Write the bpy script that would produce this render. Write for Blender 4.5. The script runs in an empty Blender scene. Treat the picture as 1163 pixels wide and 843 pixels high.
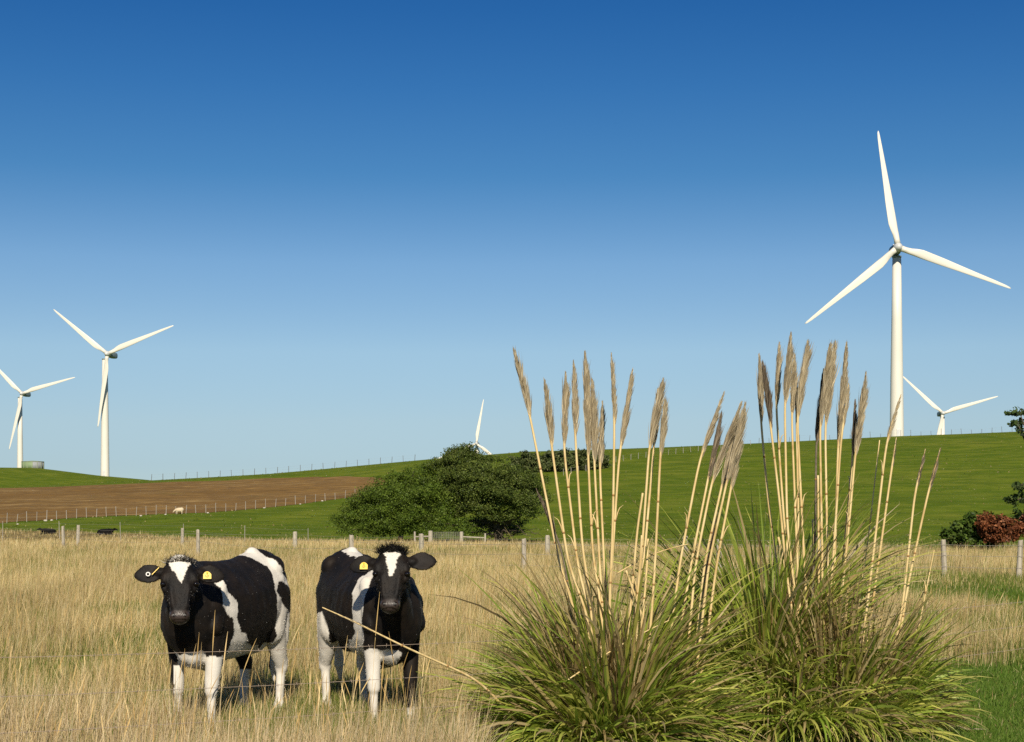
import bpy, math, random
import numpy as np
from mathutils import Vector, Matrix

rng = np.random.default_rng(7)
random.seed(7)
scn = bpy.context.scene
COL = scn.collection
F, H0, CX, HY = 1800.0, 1.6, 581.5, 585.0      # focal length in photo pixels, eye height, principal column, horizon row
def X_at(px, d): return (px - CX) * d / F
def Z_at(py, d): return H0 - (py - HY) * d / F
def W(px, py, d): return np.array([X_at(px, d), d, Z_at(py, d)])

# ------------------------------------------------------------------ object helpers
def tag(o, label=None, cat=None, group=None, kind=None):
    if label: o['label'] = label
    if cat: o['category'] = cat
    if group: o['group'] = group
    if kind: o['kind'] = kind
    return o
def link(name, me, mat=None, parent=None):
    o = bpy.data.objects.new(name, me); COL.objects.link(o)
    for m in (mat if isinstance(mat, (list, tuple)) else [mat]):
        if m: me.materials.append(m)
    if parent: o.parent = parent
    return o
def empty(name, loc, rz=0.0):
    o = bpy.data.objects.new(name, None); COL.objects.link(o)
    o.location = Vector(loc); o.rotation_euler = (0, 0, rz); o.empty_display_size = 0.2
    return o
def mesh_np(name, V, quads=None, tris=None, col=None, smooth=False, midx=None):
    me = bpy.data.meshes.new(name)
    V = np.asarray(V, np.float32)
    parts, starts, tot = [], [], 0
    for arr, k in ((quads, 4), (tris, 3)):
        if arr is None or len(arr) == 0: continue
        arr = np.asarray(arr, np.int32)
        parts.append(arr.ravel()); starts.append(tot + np.arange(len(arr), dtype=np.int32) * k); tot += arr.size
    li = np.concatenate(parts); ls = np.concatenate(starts)
    me.vertices.add(len(V)); me.vertices.foreach_set('co', V.ravel())
    me.loops.add(len(li)); me.loops.foreach_set('vertex_index', li)
    me.polygons.add(len(ls)); me.polygons.foreach_set('loop_start', ls)
    if midx is not None: me.polygons.foreach_set('material_index', np.asarray(midx, np.int32))
    if smooth: me.polygons.foreach_set('use_smooth', np.ones(len(ls), bool))
    me.update(calc_edges=True)
    if col is not None: set_col(me, col)
    return me
def set_col(me, col):
    a = me.color_attributes.new('Col', 'FLOAT_COLOR', 'POINT')
    c = np.ones((len(me.vertices), 4), np.float32); c[:, :3] = col
    a.data.foreach_set('color', c.ravel())
class MB:
    """collects closed primitives into one mesh"""
    def __init__(s): s.V, s.Fc, s.M = [], [], []; s.n = 0
    def add(s, V, Fc, mi=0):
        s.V.append(np.asarray(V, float)); s.Fc += [tuple(i + s.n for i in f) for f in Fc]
        s.M += [mi] * len(Fc); s.n += len(V); return s
    def box(s, c, d, R=None, mi=0, taper=1.0):
        c = np.array(c, float); d = np.array(d, float) / 2
        P = np.array([(x, y, z) for z in (-1, 1) for y in (-1, 1) for x in (-1, 1)], float) * d
        P[4:, :2] *= taper
        if R is not None: P = P @ np.array(R).T
        return s.add(P + c, [(0, 2, 3, 1), (4, 5, 7, 6), (0, 1, 5, 4), (2, 6, 7, 3), (0, 4, 6, 2), (1, 3, 7, 5)], mi)
    def loft(s, rings, mi=0, cap=True):
        n = len(rings[0]); V = np.concatenate(rings); Fc = []
        for k in range(len(rings) - 1):
            for i in range(n):
                j = (i + 1) % n
                Fc.append((k*n + i, k*n + j, (k+1)*n + j, (k+1)*n + i))
        if cap:
            Fc.append(tuple(reversed(range(n)))); Fc.append(tuple((len(rings)-1)*n + i for i in range(n)))
        return s.add(V, Fc, mi)
    def tube(s, P, r, n=8, mi=0):
        P = np.asarray(P, float); r = np.broadcast_to(np.asarray(r, float), (len(P),))
        T = np.gradient(P, axis=0); T /= np.linalg.norm(T, axis=1)[:, None] + 1e-9
        up = np.array([0.31, 0.95, 0.05]) if abs(T[0][2]) > .8 else np.array([0, 0, 1.0])
        a = np.linspace(0, 2*math.pi, n, endpoint=False); rings = []
        for p, t, q in zip(P, T, r):
            u = np.cross(up, t); u /= np.linalg.norm(u) + 1e-9; v = np.cross(t, u)
            rings.append(p + q*(np.cos(a)[:, None]*u + np.sin(a)[:, None]*v))
        return s.loft(rings, mi)
    def capsule(s, p0, r0, p1, r1, n=14, m=5, sy=1.0, mi=0):
        """tapered capsule; sy squeezes it across (local y of the cow)"""
        p0, p1 = np.array(p0, float), np.array(p1, float)
        t = p1 - p0; L = np.linalg.norm(t); t = t / (L + 1e-9)
        up = np.array([0, 1.0, 0]) if abs(t[1]) < .9 else np.array([1.0, 0, 0])
        u = np.cross(up, t); u /= np.linalg.norm(u); v = np.cross(t, u)
        a = np.linspace(0, 2*math.pi, n, endpoint=False); rings = []
        for k in range(m):
            e = -math.pi/2 + (k + .35)/(m) * math.pi/2
            rings.append((p0 + t*r0*math.sin(e), r0*math.cos(e)))
        rings.append((p0, r0)); rings.append((p1, r1))
        for k in range(m):
            e = (k + .65)/m * math.pi/2
            rings.append((p1 + t*r1*math.sin(e), r1*math.cos(e)))
        out = []
        for c, q in rings:
            R = np.cos(a)[:, None]*u*q + np.sin(a)[:, None]*v*q
            R[:, 1] *= sy
            out.append(c + R)
        return s.loft(out, mi)
    def ellipsoid(s, c, r, R=None, n=16, m=10, warp=None, mi=0):
        a = np.linspace(0, 2*math.pi, n, endpoint=False); rings = []
        for k in range(m):
            e = -math.pi/2 + (k + .5)/m*math.pi
            P = np.stack([np.cos(a)*math.cos(e), np.sin(a)*math.cos(e), np.full(n, math.sin(e))], 1)*np.array(r)
            if warp: P = warp(P)
            if R is not None: P = P @ np.array(R).T
            rings.append(P + np.array(c))
        return s.loft(rings, mi)
    def mesh(s, name, smooth=True):
        me = bpy.data.meshes.new(name)
        me.from_pydata(np.concatenate(s.V).tolist(), [], s.Fc)
        me.polygons.foreach_set('material_index', np.array(s.M, np.int32))
        me.polygons.foreach_set('use_smooth', np.full(len(s.Fc), smooth))
        me.update(); return me
    def build(s, name, mat, parent=None, smooth=True): return link(name, s.mesh(name, smooth), mat, parent)
def fuse(mb, voxel, smooth=4, f=.5):
    """one continuous skin over all collected primitives"""
    me = mb.mesh('tmp'); o = bpy.data.objects.new('tmp', me); COL.objects.link(o)
    m = o.modifiers.new('r', 'REMESH'); m.mode = 'VOXEL'; m.voxel_size = voxel; m.use_smooth_shade = True
    if smooth:
        k = o.modifiers.new('s', 'SMOOTH'); k.factor = f; k.iterations = smooth
    dg = bpy.context.evaluated_depsgraph_get()
    out = bpy.data.meshes.new_from_object(o.evaluated_get(dg))
    bpy.data.objects.remove(o); bpy.data.meshes.remove(me)
    return out
def verts_of(me):
    a = np.empty(len(me.vertices)*3, np.float32); me.vertices.foreach_get('co', a); return a.reshape(-1, 3).astype(float)
def ribbons(paths, widths, sides, cols):
    """paths (N,S,3), widths (N,S), sides (N,3) or (N,S,3), cols (N,3) or (N,S,3) -> V, quads, C"""
    N, S, _ = paths.shape
    sd = sides if sides.ndim == 3 else sides[:, None, :]
    off = sd*widths[:, :, None]*.5
    V = np.stack([paths - off, paths + off], 2).reshape(-1, 3)
    b = (np.arange(N)*S*2)[:, None] + (np.arange(S - 1)*2)[None]
    Q = np.stack([b, b + 1, b + 3, b + 2], -1).reshape(-1, 4)
    c = cols if cols.ndim == 3 else np.repeat(cols[:, None, :], S, 1)
    C = np.repeat(c[:, :, None, :], 2, 2).reshape(-1, 3)
    return V, Q, C
def cat(parts):
    V, Q, C, n = [], [], [], 0
    for v, q, c in parts:
        V.append(v); Q.append(q + n); C.append(c); n += len(v)
    return np.concatenate(V), np.concatenate(Q), np.concatenate(C)
def unit(v): return v/(np.linalg.norm(v, axis=-1, keepdims=True) + 1e-9)
def sstep(t): t = np.clip(t, 0, 1); return t*t*(3 - 2*t)
# smooth value noise in numpy
_tab = np.random.default_rng(3).random((256, 256))
def vnoise(x, y):
    x = np.asarray(x, float); y = np.asarray(y, float)
    xi, yi = np.floor(x).astype(int), np.floor(y).astype(int); fx, fy = sstep(x - xi), sstep(y - yi)
    g = lambda i, j: _tab[i & 255, j & 255]
    return (g(xi, yi)*(1-fx) + g(xi+1, yi)*fx)*(1-fy) + (g(xi, yi+1)*(1-fx) + g(xi+1, yi+1)*fx)*fy
def fbm(x, y, o=3):
    s, a, t = 0, 1, 0
    for k in range(o): s = s + a*vnoise(x*2**k + 17*k, y*2**k + 5*k); t += a; a *= .5
    return s/t

# ------------------------------------------------------------------ material helpers
class NT:
    def __init__(s, name):
        s.m = bpy.data.materials.new(name); s.m.use_nodes = True; s.t = s.m.node_tree; s.N = s.t.nodes
        s.b = s.N['Principled BSDF']
    def new(s, typ, **kw):
        n = s.N.new(typ)
        for k, v in kw.items():
            if k in n.inputs: n.inputs[k].default_value = v
            else: setattr(n, k, v)
        return n
    def l(s, a, b): s.t.links.new(a, b)
    def noise(s, scale, detail=4, rough=.55, vec=None, out='Fac'):
        n = s.new('ShaderNodeTexNoise'); n.inputs['Scale'].default_value = scale
        n.inputs['Detail'].default_value = detail; n.inputs['Roughness'].default_value = rough
        if vec is not None: s.l(vec, n.inputs['Vector'])
        return n.outputs[out]
    def ramp(s, fac, stops):
        r = s.new('ShaderNodeValToRGB'); e = r.color_ramp.elements
        while len(e) < len(stops): e.new(.5)
        for k, (p, c) in enumerate(stops):
            e[k].position = p; e[k].color = (*c, 1) if len(c) == 3 else c
        s.l(fac, r.inputs['Fac']); return r.outputs['Color']
    def mix(s, fac, a, b, mode='MIX'):
        n = s.new('ShaderNodeMix', data_type='RGBA', blend_type=mode)
        for sock, v in ((n.inputs[0], fac), (n.inputs[6], a), (n.inputs[7], b)):
            if hasattr(v, 'is_linked'): s.l(v, sock)
            elif isinstance(v, (int, float)): sock.default_value = v
            else: sock.default_value = (*v, 1)
        return n.outputs[2]
    def math(s, op, a, b=None):
        n = s.new('ShaderNodeMath', operation=op)
        for i, v in enumerate((a, b)):
            if v is None: continue
            if hasattr(v, 'is_linked'): s.l(v, n.inputs[i])
            else: n.inputs[i].default_value = v
        return n.outputs[0]
    def attr(s, name='Col', out='Color'):
        n = s.new('ShaderNodeAttribute', attribute_name=name); return n.outputs[out]
    def pos(s, scale=(1, 1, 1), obj=False):
        if obj: o = s.new('ShaderNodeTexCoord').outputs['Object']
        else: o = s.new('ShaderNodeNewGeometry').outputs['Position']
        m = s.new('ShaderNodeMapping'); s.l(o, m.inputs['Vector']); m.inputs['Scale'].default_value = scale
        return m.outputs['Vector']
    def bump(s, h, strength=.3, dist=.02):
        n = s.new('ShaderNodeBump'); n.inputs['Strength'].default_value = strength; n.inputs['Distance'].default_value = dist
        s.l(h, n.inputs['Height']); s.l(n.outputs['Normal'], s.b.inputs['Normal'])
    def out(s, col=None, rough=.6, spec=.3, metal=0):
        if col is not None:
            if hasattr(col, 'is_linked'): s.l(col, s.b.inputs['Base Color'])
            else: s.b.inputs['Base Color'].default_value = (*col, 1)
        if hasattr(rough, 'is_linked'): s.l(rough, s.b.inputs['Roughness'])
        else: s.b.inputs['Roughness'].default_value = rough
        s.b.inputs['Specular IOR Level'].default_value = spec; s.b.inputs['Metallic'].default_value = metal
        return s.m
def mat_plain(name, c, rough=.6, spec=.3, var=.15, scale=20):
    t = NT(name); n = t.noise(scale, 4, vec=t.pos(obj=True))
    col = t.ramp(n, [(.3, tuple(x*(1-var) for x in c)), (.7, tuple(min(1, x*(1+var)) for x in c))])
    return t.out(col, rough, spec)
def mat_leaf(name, rough=.55, spec=.25, transl=.25):
    """colour comes from each blade's or leaf's own attribute"""
    t = NT(name); c = t.attr(); t.out(c, rough, spec)
    if transl:
        tr = t.new('ShaderNodeBsdfTranslucent'); t.l(c, tr.inputs['Color'])
        mx = t.new('ShaderNodeMixShader'); mx.inputs[0].default_value = transl
        t.l(t.b.outputs[0], mx.inputs[1]); t.l(tr.outputs[0], mx.inputs[2])
        t.l(mx.outputs[0], t.N['Material Output'].inputs['Surface'])
    return t.m

# ------------------------------------------------------------------ terrain
CR = np.array([(-600, 562), (-200, 556), (0, 553.2), (100, 549.3), (180, 545.3), (260, 541), (310, 538), (360, 533.5), (430, 527), (495, 521), (600, 513),
               (700, 510), (757, 508), (860, 503.5), (900, 501.5), (1019, 495.5), (1090, 493), (1163, 490), (1400, 483), (2000, 470)], float)
LR = np.array([(-900, 545), (-400, 536), (-100, 532.5), (0, 531.5), (45, 532), (62, 534), (110, 540), (150, 543.5), (185, 546.8), (250, 553), (350, 572), (600, 586)], float)
YC, Y0, YL = 440.0, 170.0, 720.0
def zt(X, Y):
    X = np.asarray(X, float); Y = np.asarray(Y, float)
    dip = -1.0*sstep((Y - 60)/90)
    zc = H0 + (HY - np.interp(CX + X*F/YC, CR[:, 0], CR[:, 1]))*YC/F
    t = np.clip((Y - Y0)/(YC - Y0), 0, 1); P = .55*t**1.25 + .45*sstep(t)
    z = dip*(1 - P) + zc*P
    z = np.where(Y > YC, np.maximum(zc - .055*(Y - YC) - .00016*(Y - YC)**2, 2.0), z)
    zl = (H0 + (HY - np.interp(CX + X*F/YL, LR[:, 0], LR[:, 1]))*YL/F)*np.exp(-((Y - YL)/150)**2)
    z = np.where(Y > YC, np.maximum(z, zl), z)
    amp = np.clip((Y - 90)/100, 0, 1)*np.clip((YC - 25 - Y)/60, 0, 1)
    z = z + amp*(1.0*(fbm(X/26, Y/17) - .5) + .26*(fbm(X/7, Y/4.5) - .5))
    near = np.clip(1 - Y/60, 0, 1)
    return z + near*.08*(fbm(X/2.5, Y/2.5) - .5)
def cast(px, py, d0=9, d1=1100):
    """where the sight line through a photo pixel meets the land"""
    d = np.geomspace(d0, d1, 4000); x = X_at(px, d); z = Z_at(py, d)
    k = np.argmax(z <= zt(x, d)); dd = d[k] if z[k] <= zt(x[k], d[k]) else 430.0
    return np.array([X_at(px, dd), dd, float(zt(X_at(px, dd), dd))])
# how dry the meadow is: 1 dry, tall grass; 0 short green pasture
_dry_far = [(cast(x, y)[1], x) for x, y in ((-300, 603), (0, 603), (130, 606), (240, 611), (380, 616), (500, 620), (600, 622), (760, 626), (1163, 627), (1500, 627))]
def dry_mask(X, Y):
    px = CX + X*F/np.maximum(Y, 5)
    yb = np.interp(px, [b for a, b in _dry_far], [a for a, b in _dry_far])
    j = fbm(X/5, Y/9)
    m = sstep((yb*(1 + .08*(j - .5)) - Y)/(.03*yb) + .5)
    # a mown green strip along the far side, wide on the right
    row = HY + H0*F/np.maximum(Y, 5)
    c = np.interp(px, [0, 400, 600, 1000, 1163], [617, 624, 630, 676, 682]) ; c = c + 3*(j - .5)
    wd = np.interp(px, [0, 600, 900, 1060, 1163], [2.8, 3.8, 11, 20, 22])
    px_n = px + 60*(fbm(X/1.2, Y/1.2) - .5)
    strip = np.exp(-((row - c)/wd)**4)*np.interp(px, [-100, 0, 150, 700, 850], [.6, .6, .75, .8, 1.0])
    lawn = sstep((px_n - 1045)/50)*sstep((row - 744 - 34*(j - .5) + .10*(px - 1163))/26)
    # the ground kept short and green under and before the pampas grass
    under = sstep((px_n - 505)/70)*sstep((row - np.interp(px, [500, 560, 700, 1080, 1163], [770, 745, 735, 745, 760]))/25)
    return np.clip(m*(1 - strip)*(1 - lawn)*(1 - .93*under), 0, 1)
# ------------------------------------------------------------------ cows
def rotz(a): return np.array([[math.cos(a), -math.sin(a), 0], [math.sin(a), math.cos(a), 0], [0, 0, 1.0]])
def ring(c, hw, hh, n=22, e=2.3, ridge=0.0):
    a = np.linspace(0, 2*math.pi, n, endpoint=False); ca, sa = np.cos(a), np.sin(a)
    y = np.sign(ca)*abs(ca)**(2/e)*hw; z = np.sign(sa)*abs(sa)**(2/e)*hh
    y = y*np.where(z > 0, 1 - ridge*(z/hh)**2, 1)
    return np.stack([np.full(n, c[0]), c[1] + y, c[2] + z], 1)
def head_frame(yaw, pitch):
    """columns: a = down the face, l = to the animal's left, n = out of the forehead"""
    f = np.array([math.cos(yaw), math.sin(yaw), 0]); z = np.array([0, 0, 1.0])
    a = -z*math.cos(pitch) + f*math.sin(pitch); n = f*math.cos(pitch) + z*math.sin(pitch)
    l = np.cross(z, f)
    return np.stack([a, l, n], 1)
def cow_primitives(head_p, head_yaw, head_pitch, legs, ear_ang):
    b = MB()
    T = [(-.70, 1.08, .10, .09, .0), (-.67, 1.06, .20, .15, .1), (-.60, 1.045, .285, .205, .2), (-.48, 1.015, .335, .245, .28), (-.30, .955, .360, .262, .42),
         (-.08, .915, .365, .275, .45), (.14, .905, .370, .275, .45), (.33, .915, .365, .245, .5), (.48, .925, .35, .215, .55), (.60, .915, .30, .185, .4),
         (.69, .89, .22, .14, .2), (.74, .87, .12, .08, 0)]
    b.loft([ring((x, 0, zc), hw, hh, ridge=rd) for x, zc, hh, hw, rd in T])
    b.capsule((-.48, .13, 1.205), .095, (-.48, -.13, 1.205), .095)                # hip bones
    b.capsule((-.62, .09, 1.21), .06, (-.40, 0, 1.315), .05)
    b.capsule((-.62, -.09, 1.21), .06, (-.40, 0, 1.315), .05)
    b.capsule((.30, 0, 1.22), .055, (.46, 0, 1.215), .06)                     # withers
    for s, (fx, fy, hx, hy) in zip((1, -1), legs):
        # fore leg
        b.capsule((.46, .140*s, .95), .125, (.44, .158*s, .66), .078, sy=.72)
        b.capsule((.37, .165*s, 1.10), .060, (.50, .185*s, .82), .070, sy=.8)
        b.capsule((.44, .155*s, .68), .066, (.46+fx*.5, .140*s+fy*.5, .40), .052)
        b.capsule((.46+fx*.5, .140*s+fy*.5, .41), .052, (.465+fx*.55, .138*s+fy*.55, .35), .047)
        b.capsule((.462+fx*.55, .138*s+fy*.55, .35), .034, (.462+fx, .136*s+fy, .13), .029)
        b.capsule((.462+fx, .136*s+fy, .13), .038, (.485+fx, .136*s+fy, .065), .042)
        b.capsule((.497+fx, .136*s+fy+.018, .03), .036, (.515+fx, .136*s+fy+.02, .025), .034)
        b.capsule((.497+fx, .136*s+fy-.018, .03), .036, (.515+fx, .136*s+fy-.02, .025), .034)
        # hind leg
        b.capsule((-.50, .135*s, 1.0), .165, (-.42, .165*s, .74), .125, sy=.70)
        b.capsule((-.58, .125*s, .98), .12, (-.55, .150*s, .66), .095, sy=.8)
        b.capsule((-.45, .160*s, .74), .108, (-.585+hx*.5, .150*s+hy*.5, .47), .058, sy=.85)
        b.capsule((-.60+hx*.5, .150*s+hy*.5, .48), .052, (-.60+hx*.55, .148*s+hy*.55, .42), .050)
        b.capsule((-.595+hx*.55, .148*s+hy*.55, .42), .037, (-.575+hx, .143*s+hy, .14), .031)
        b.capsule((-.575+hx, .143*s+hy, .14), .046, (-.55+hx, .143*s+hy, .065), .043)
        b.capsule((-.535+hx, .143*s+hy+.018, .03), .036, (-.515+hx, .143*s+hy+.02, .025), .034)
        b.capsule((-.535+hx, .143*s+hy-.018, .03), .036, (-.515+hx, .143*s+hy-.02, .025), .034)
    b.capsule((-.38, .0, .66), .12, (-.27, .0, .63), .08, sy=1.1)             # small udder
    # tail
    b.capsule((-.69, 0, 1.20), .04, (-.76, .01, 1.05), .03); b.capsule((-.76, .01, 1.05), .028, (-.755, .01, .62), .018)
    b.capsule((-.755, .01, .62), .022, (-.74, .015, .42), .045); b.capsule((-.74, .015, .42), .042, (-.735, .02, .30), .012)
    # neck to the poll
    R = head_frame(head_yaw, head_pitch); hp = np.array(head_p)
    G = lambda a, l, n: hp + R @ np.array([a, l, n])
    poll, jaw = G(.05, 0, -.13), G(.20, 0, -.17)
    sh = np.array([.42, 0, 1.10]); m = .5*(sh + poll) + np.array([0, 0, .015])
    b.capsule(sh, .155, m, .125, sy=.72); b.capsule(m, .125, poll, .095, sy=.85)
    th = np.array([.60, 0, .83]); m2 = .5*(th + jaw) + np.array([0, 0, -.02])
    b.capsule(th, .165, m2, .125, sy=.80); b.capsule(m2, .125, jaw, .085, sy=.9)
    mm = .5*(m + m2); b.capsule((.52, 0, .98), .17, mm, .13, sy=.85); b.capsule(mm, .13, G(.12, 0, -.16), .10, sy=.95)
    b.capsule((.66, 0, .80), .10, (.58, 0, .63), .075, sy=.7)                 # brisket
    b.capsule((.52, 0, .63), .105, (.22, 0, .575), .115, sy=.9)               # dewlap and chest floor
    # head: cross sections down the face
    HS = [(-.005, .050, .040, -.055), (.015, .082, .065, -.030), (.05, .100, .082, -.010), (.10, .112, .098, .0), (.16, .118, .110, .002), (.21, .106, .112, .0), (.26, .090, .104, -.002),
          (.31, .074, .090, -.004), (.355, .066, .078, -.004), (.395, .068, .070, .0), (.43, .070, .062, .002), (.455, .060, .050, -.006), (.47, .040, .034, -.022)]
    n = 20; a = np.linspace(0, 2*math.pi, n, endpoint=False); rings = []
    for s, hw, hd, off in HS:
        ca, sa = np.cos(a), np.sin(a); e = 2.9
        y = np.sign(ca)*abs(ca)**(2/e)*hw; q = np.sign(sa)*abs(sa)**(2/e)*hd
        y = y*np.where(q < 0, 1 - .42*(q/hd)**2, 1)
        rings.append(np.stack([G(s, yy, off - hd + qq) for yy, qq in zip(y, q)]))
    b.loft(rings)
    for s in (1, -1):
        b.capsule(G(.170, .100*s, -.036), .030, G(.140, .094*s, -.040), .034)  # brow
        b.capsule(G(.235, .098*s, -.052), .020, G(.205, .112*s, -.055), .020)  # lower lid
        b.capsule(G(.22, .060*s, -.020), .022, G(.36, .044*s, -.016), .020)   # edge of the nose
        b.ellipsoid(G(.425, .046*s, -.022), (.026, .024, .024))                # nostril wing
        b.capsule(G(.27, .07*s, -.10), .035, G(.16, .075*s, -.15), .05)       # cheek
        # ear, cupped to the front
        ang = ear_ang[0 if s > 0 else 1]
        u = R @ np.array([math.sin(ang), s*math.cos(ang), -.12]); u /= np.linalg.norm(u)
        nn = R @ np.array([0, .25*s, 1.0]); nn -= u*(nn @ u); nn /= np.linalg.norm(nn); v = np.cross(nn, u)
        Re = np.stack([u, v, nn], 1); root = G(.092, .085*s, -.085)
        def warp(P):
            P = P.copy(); q = P[:, 0]/.112; P[:, 1] *= (1 - .28*np.abs(q - .1)**1.5*np.sign(abs(q)))
            P[:, 2] += .022*(P[:, 1]/.066)**2 - .012
            return P
        b.ellipsoid(root + u*.118, (.116, .073, .019), Re, n=20, m=14, warp=warp)
        b.capsule(root, .034, root + u*.06, .030)
    b.ellipsoid(G(.452, 0, -.066), (.026, .050, .045), R)                      # lower lip and chin
    b.ellipsoid(G(.01, 0, -.06), (.035, .06, .05), R)                          # poll
    return b, G, R
def seg_d(P, a, b):
    a, b = np.array(a), np.array(b); t = np.clip(((P - a) @ (b - a))/((b - a) @ (b - a)), 0, 1)
    return np.linalg.norm(P - (a + t[:, None]*(b - a)), axis=1)
def in_poly(x, y, poly):
    poly = np.asarray(poly, float); ins = np.zeros(len(x), bool); n = len(poly)
    for i in range(n):
        x0, y0 = poly[i]; x1, y1 = poly[(i + 1) % n]
        c = ((y0 > y) != (y1 > y)) & (x < (x1 - x0)*(y - y0)/(y1 - y0 + 1e-12) + x0); ins ^= c
    return ins
BLACK, WHITE = np.array([.0055, .0046, .0042]), np.array([.74, .69, .60])
def coat_noise(P, s): return np.stack([fbm(P[:, 0]*s + 3, P[:, 2]*s) - .5, fbm(P[:, 1]*s + 9, P[:, 2]*s + 4) - .5, fbm(P[:, 0]*s + 7, P[:, 1]*s + 2) - .5], 1)
def m_coat():
    t = NT('cow coat'); p = t.pos((1, 1, .35), obj=True)
    n = t.noise(160, 3, vec=p); n2 = t.noise(9, 3, vec=t.pos(obj=True))
    c = t.mix(t.math('MULTIPLY', t.ramp(n2, [(.35, (0, 0, 0)), (.75, (1, 1, 1))]), .35), t.attr(), t.mix(.5, t.attr(), (.075, .045, .022)))
    m = t.out(c, t.math('SUBTRACT', .62, t.math('MULTIPLY', t.attr('wet', 'Fac'), .36)), .20)
    t.b.inputs['Sheen Weight'].default_value = .02; t.b.inputs['Sheen Roughness'].default_value = .4
    t.bump(n, .35, .006); return m
M_COAT = m_coat()
M_EYE = NT('cow eye').out((.006, .004, .003), .06, .5)
M_HAIR = mat_leaf('cow hair', .40, .26, 0)
M_TAG = mat_plain('yellow ear tag', (.78, .52, .02), .4, .4, .08, 60)
M_INK = mat_plain('tag ink', (.10, .07, .02), .6, .2)
M_RING = mat_plain('white ear button', (.82, .8, .74), .4, .4, .05)
def make_cow(label, loc, rz, head_p, head_yaw, head_pitch, legs, ear_ang, paint, hair_cols, tags, hair_n=520, scale=1.0, hair_l=1.0):
    b, G, R = cow_primitives(head_p, head_yaw, head_pitch, legs, ear_ang)
    me = fuse(b, .0095, 9)
    P = verts_of(me); hp = np.array(head_p); Q = (P - hp) @ R              # Q: coordinates on the head
    onhead = (Q[:, 0] > -.05) & (np.abs(Q[:, 1]) < .14) & (Q[:, 2] > -.24)
    N = P + .035*coat_noise(P, 9) + .02*coat_noise(P, 30)
    # muscle and rib relief under the hide
    rel = .016*(fbm(P[:, 0]*6, P[:, 2]*4 + P[:, 1]*5) - .5) + .0018*np.sin(P[:, 0]*62)*sstep((.35 - np.abs(P[:, 0] - .02))/.2)*sstep((.25 - np.abs(P[:, 2] - .95))/.2)
    nr = np.empty(len(P)*3, np.float32); me.vertices.foreach_get('normal', nr); nr = nr.reshape(-1, 3).astype(float)
    fade = sstep((np.linalg.norm(P - hp, axis=1) - .5)/.2)*sstep((P[:, 2] - .35)/.2); P2 = P + nr*(rel*fade)[:, None]
    me.vertices.foreach_set('co', P2.astype(np.float32).ravel()); me.update()
    white = paint(N, Q + .02*coat_noise(P, 25), onhead)
    col = np.where(white[:, None], WHITE, BLACK)
    mz = np.clip(((Q[:, 0] - .385)/.02), 0, 1)*onhead*(Q[:, 2] > -.16)         # bare, wet muzzle
    col = col*(1 - mz[:, None]) + mz[:, None]*np.array([.040, .030, .026])
    for s in (1, -1):
        nd = np.linalg.norm((Q - np.array([.425, .038*s, -.004]))*np.array([1, 1.3, .6]), axis=1)
        col = np.where((nd < .017)[:, None], np.array([.004, .003, .003]), col)
    mouth = (np.abs(Q[:, 0] - .452 - .35*(Q[:, 1])**2*8) < .005) & onhead & (Q[:, 2] < .0)
    col = np.where(mouth[:, None], np.array([.006, .005, .004]), col)
    mud = sstep((.42 - P[:, 2])/.35)*sstep((fbm(P[:, 0]*14 + P[:, 1]*9, P[:, 2]*11) - .38)/.25); col = col*(1 - .55*mud[:, None]) + .55*mud[:, None]*np.array([.20, .145, .075])
    hoof = P[:, 2] < .052; col = np.where(hoof[:, None], np.array([.05, .04, .03]), col)
    set_col(me, col)
    a = me.attributes.new('wet', 'FLOAT', 'POINT'); a.data.foreach_set('value', (mz*.9).astype(np.float32))
    body = link('body', me, M_COAT)
    root = empty('cow', loc, rz); root.scale = (scale,)*3; tag(root, label, 'cow', 'black and white cows facing the camera'); body.parent = root
    for s in (1, -1):
        e = MB().ellipsoid(G(.196, .110*s, -.034), (.022, .022, .022)).build('eye', M_EYE, root)
    # the short coat: hairs lie back along the body and blur the edges of the patches
    rr = np.random.default_rng(77); k = rr.choice(len(P2), min(len(P2), 60000), replace=False); k = k[(mz[k] < .3) & (P2[k, 2] > .06) & ((col[k, 0] < .1) | (rr.random(len(k)) < .35))]; n = len(k)
    back = np.array([-.75, 0, -.55]) + np.where((onhead[k])[:, None], (R @ np.array([.5, 0, 0])) - np.array([-.75, 0, -.55]), 0)
    dn = unit(nr[k]*.30 + back*.8 + rr.normal(0, .22, (n, 3))); ln = rr.uniform(.007, .015, n); t = np.array([0, .55, 1.0])
    pa = P2[k][:, None] - nr[k][:, None]*.002 + dn[:, None]*(ln[:, None]*t)[..., None]
    cc = col[k]*rr.uniform(.7, 1.15, (n, 1)) + (rr.random((n, 1)) < .25)*np.array([.012, .0065, .003])*(col[k][:, :1] < .1)
    V, Qd, C = ribbons(pa, .0026*np.array([1, .8, .15])[None]*rr.uniform(.7, 1.3, (n, 1)), unit(np.cross(dn, rr.normal(0, 1, (n, 3)))), cc)
    link('coat_hair', mesh_np('coat_hair', V, Qd, col=C), M_HAIR, root)
    # tousled hair on the poll
    r = np.random.default_rng(int(hair_n)); n = hair_n
    ly = r.normal(0, .042, n).clip(-.085, .085); ln = r.uniform(-.13, .0, n)
    base = np.stack([G(.012 + 2.2*y*y + max(0, q + .06)*.45, y, q*.9 - .01) for y, q in zip(ly, ln)])
    dirn = np.stack([R @ np.array([-.75 + r.normal(0, .3), y*9 + r.normal(0, .35), .45 + q*6 + r.normal(0, .3)]) for y, q in zip(ly, ln)])
    dirn = unit(dirn); L = r.uniform(.03, .085, n)*hair_l
    droop = unit(R @ np.array([.6, 0, .8]) + r.normal(0, .5, (n, 3)))
    t = np.linspace(0, 1, 5)
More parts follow.
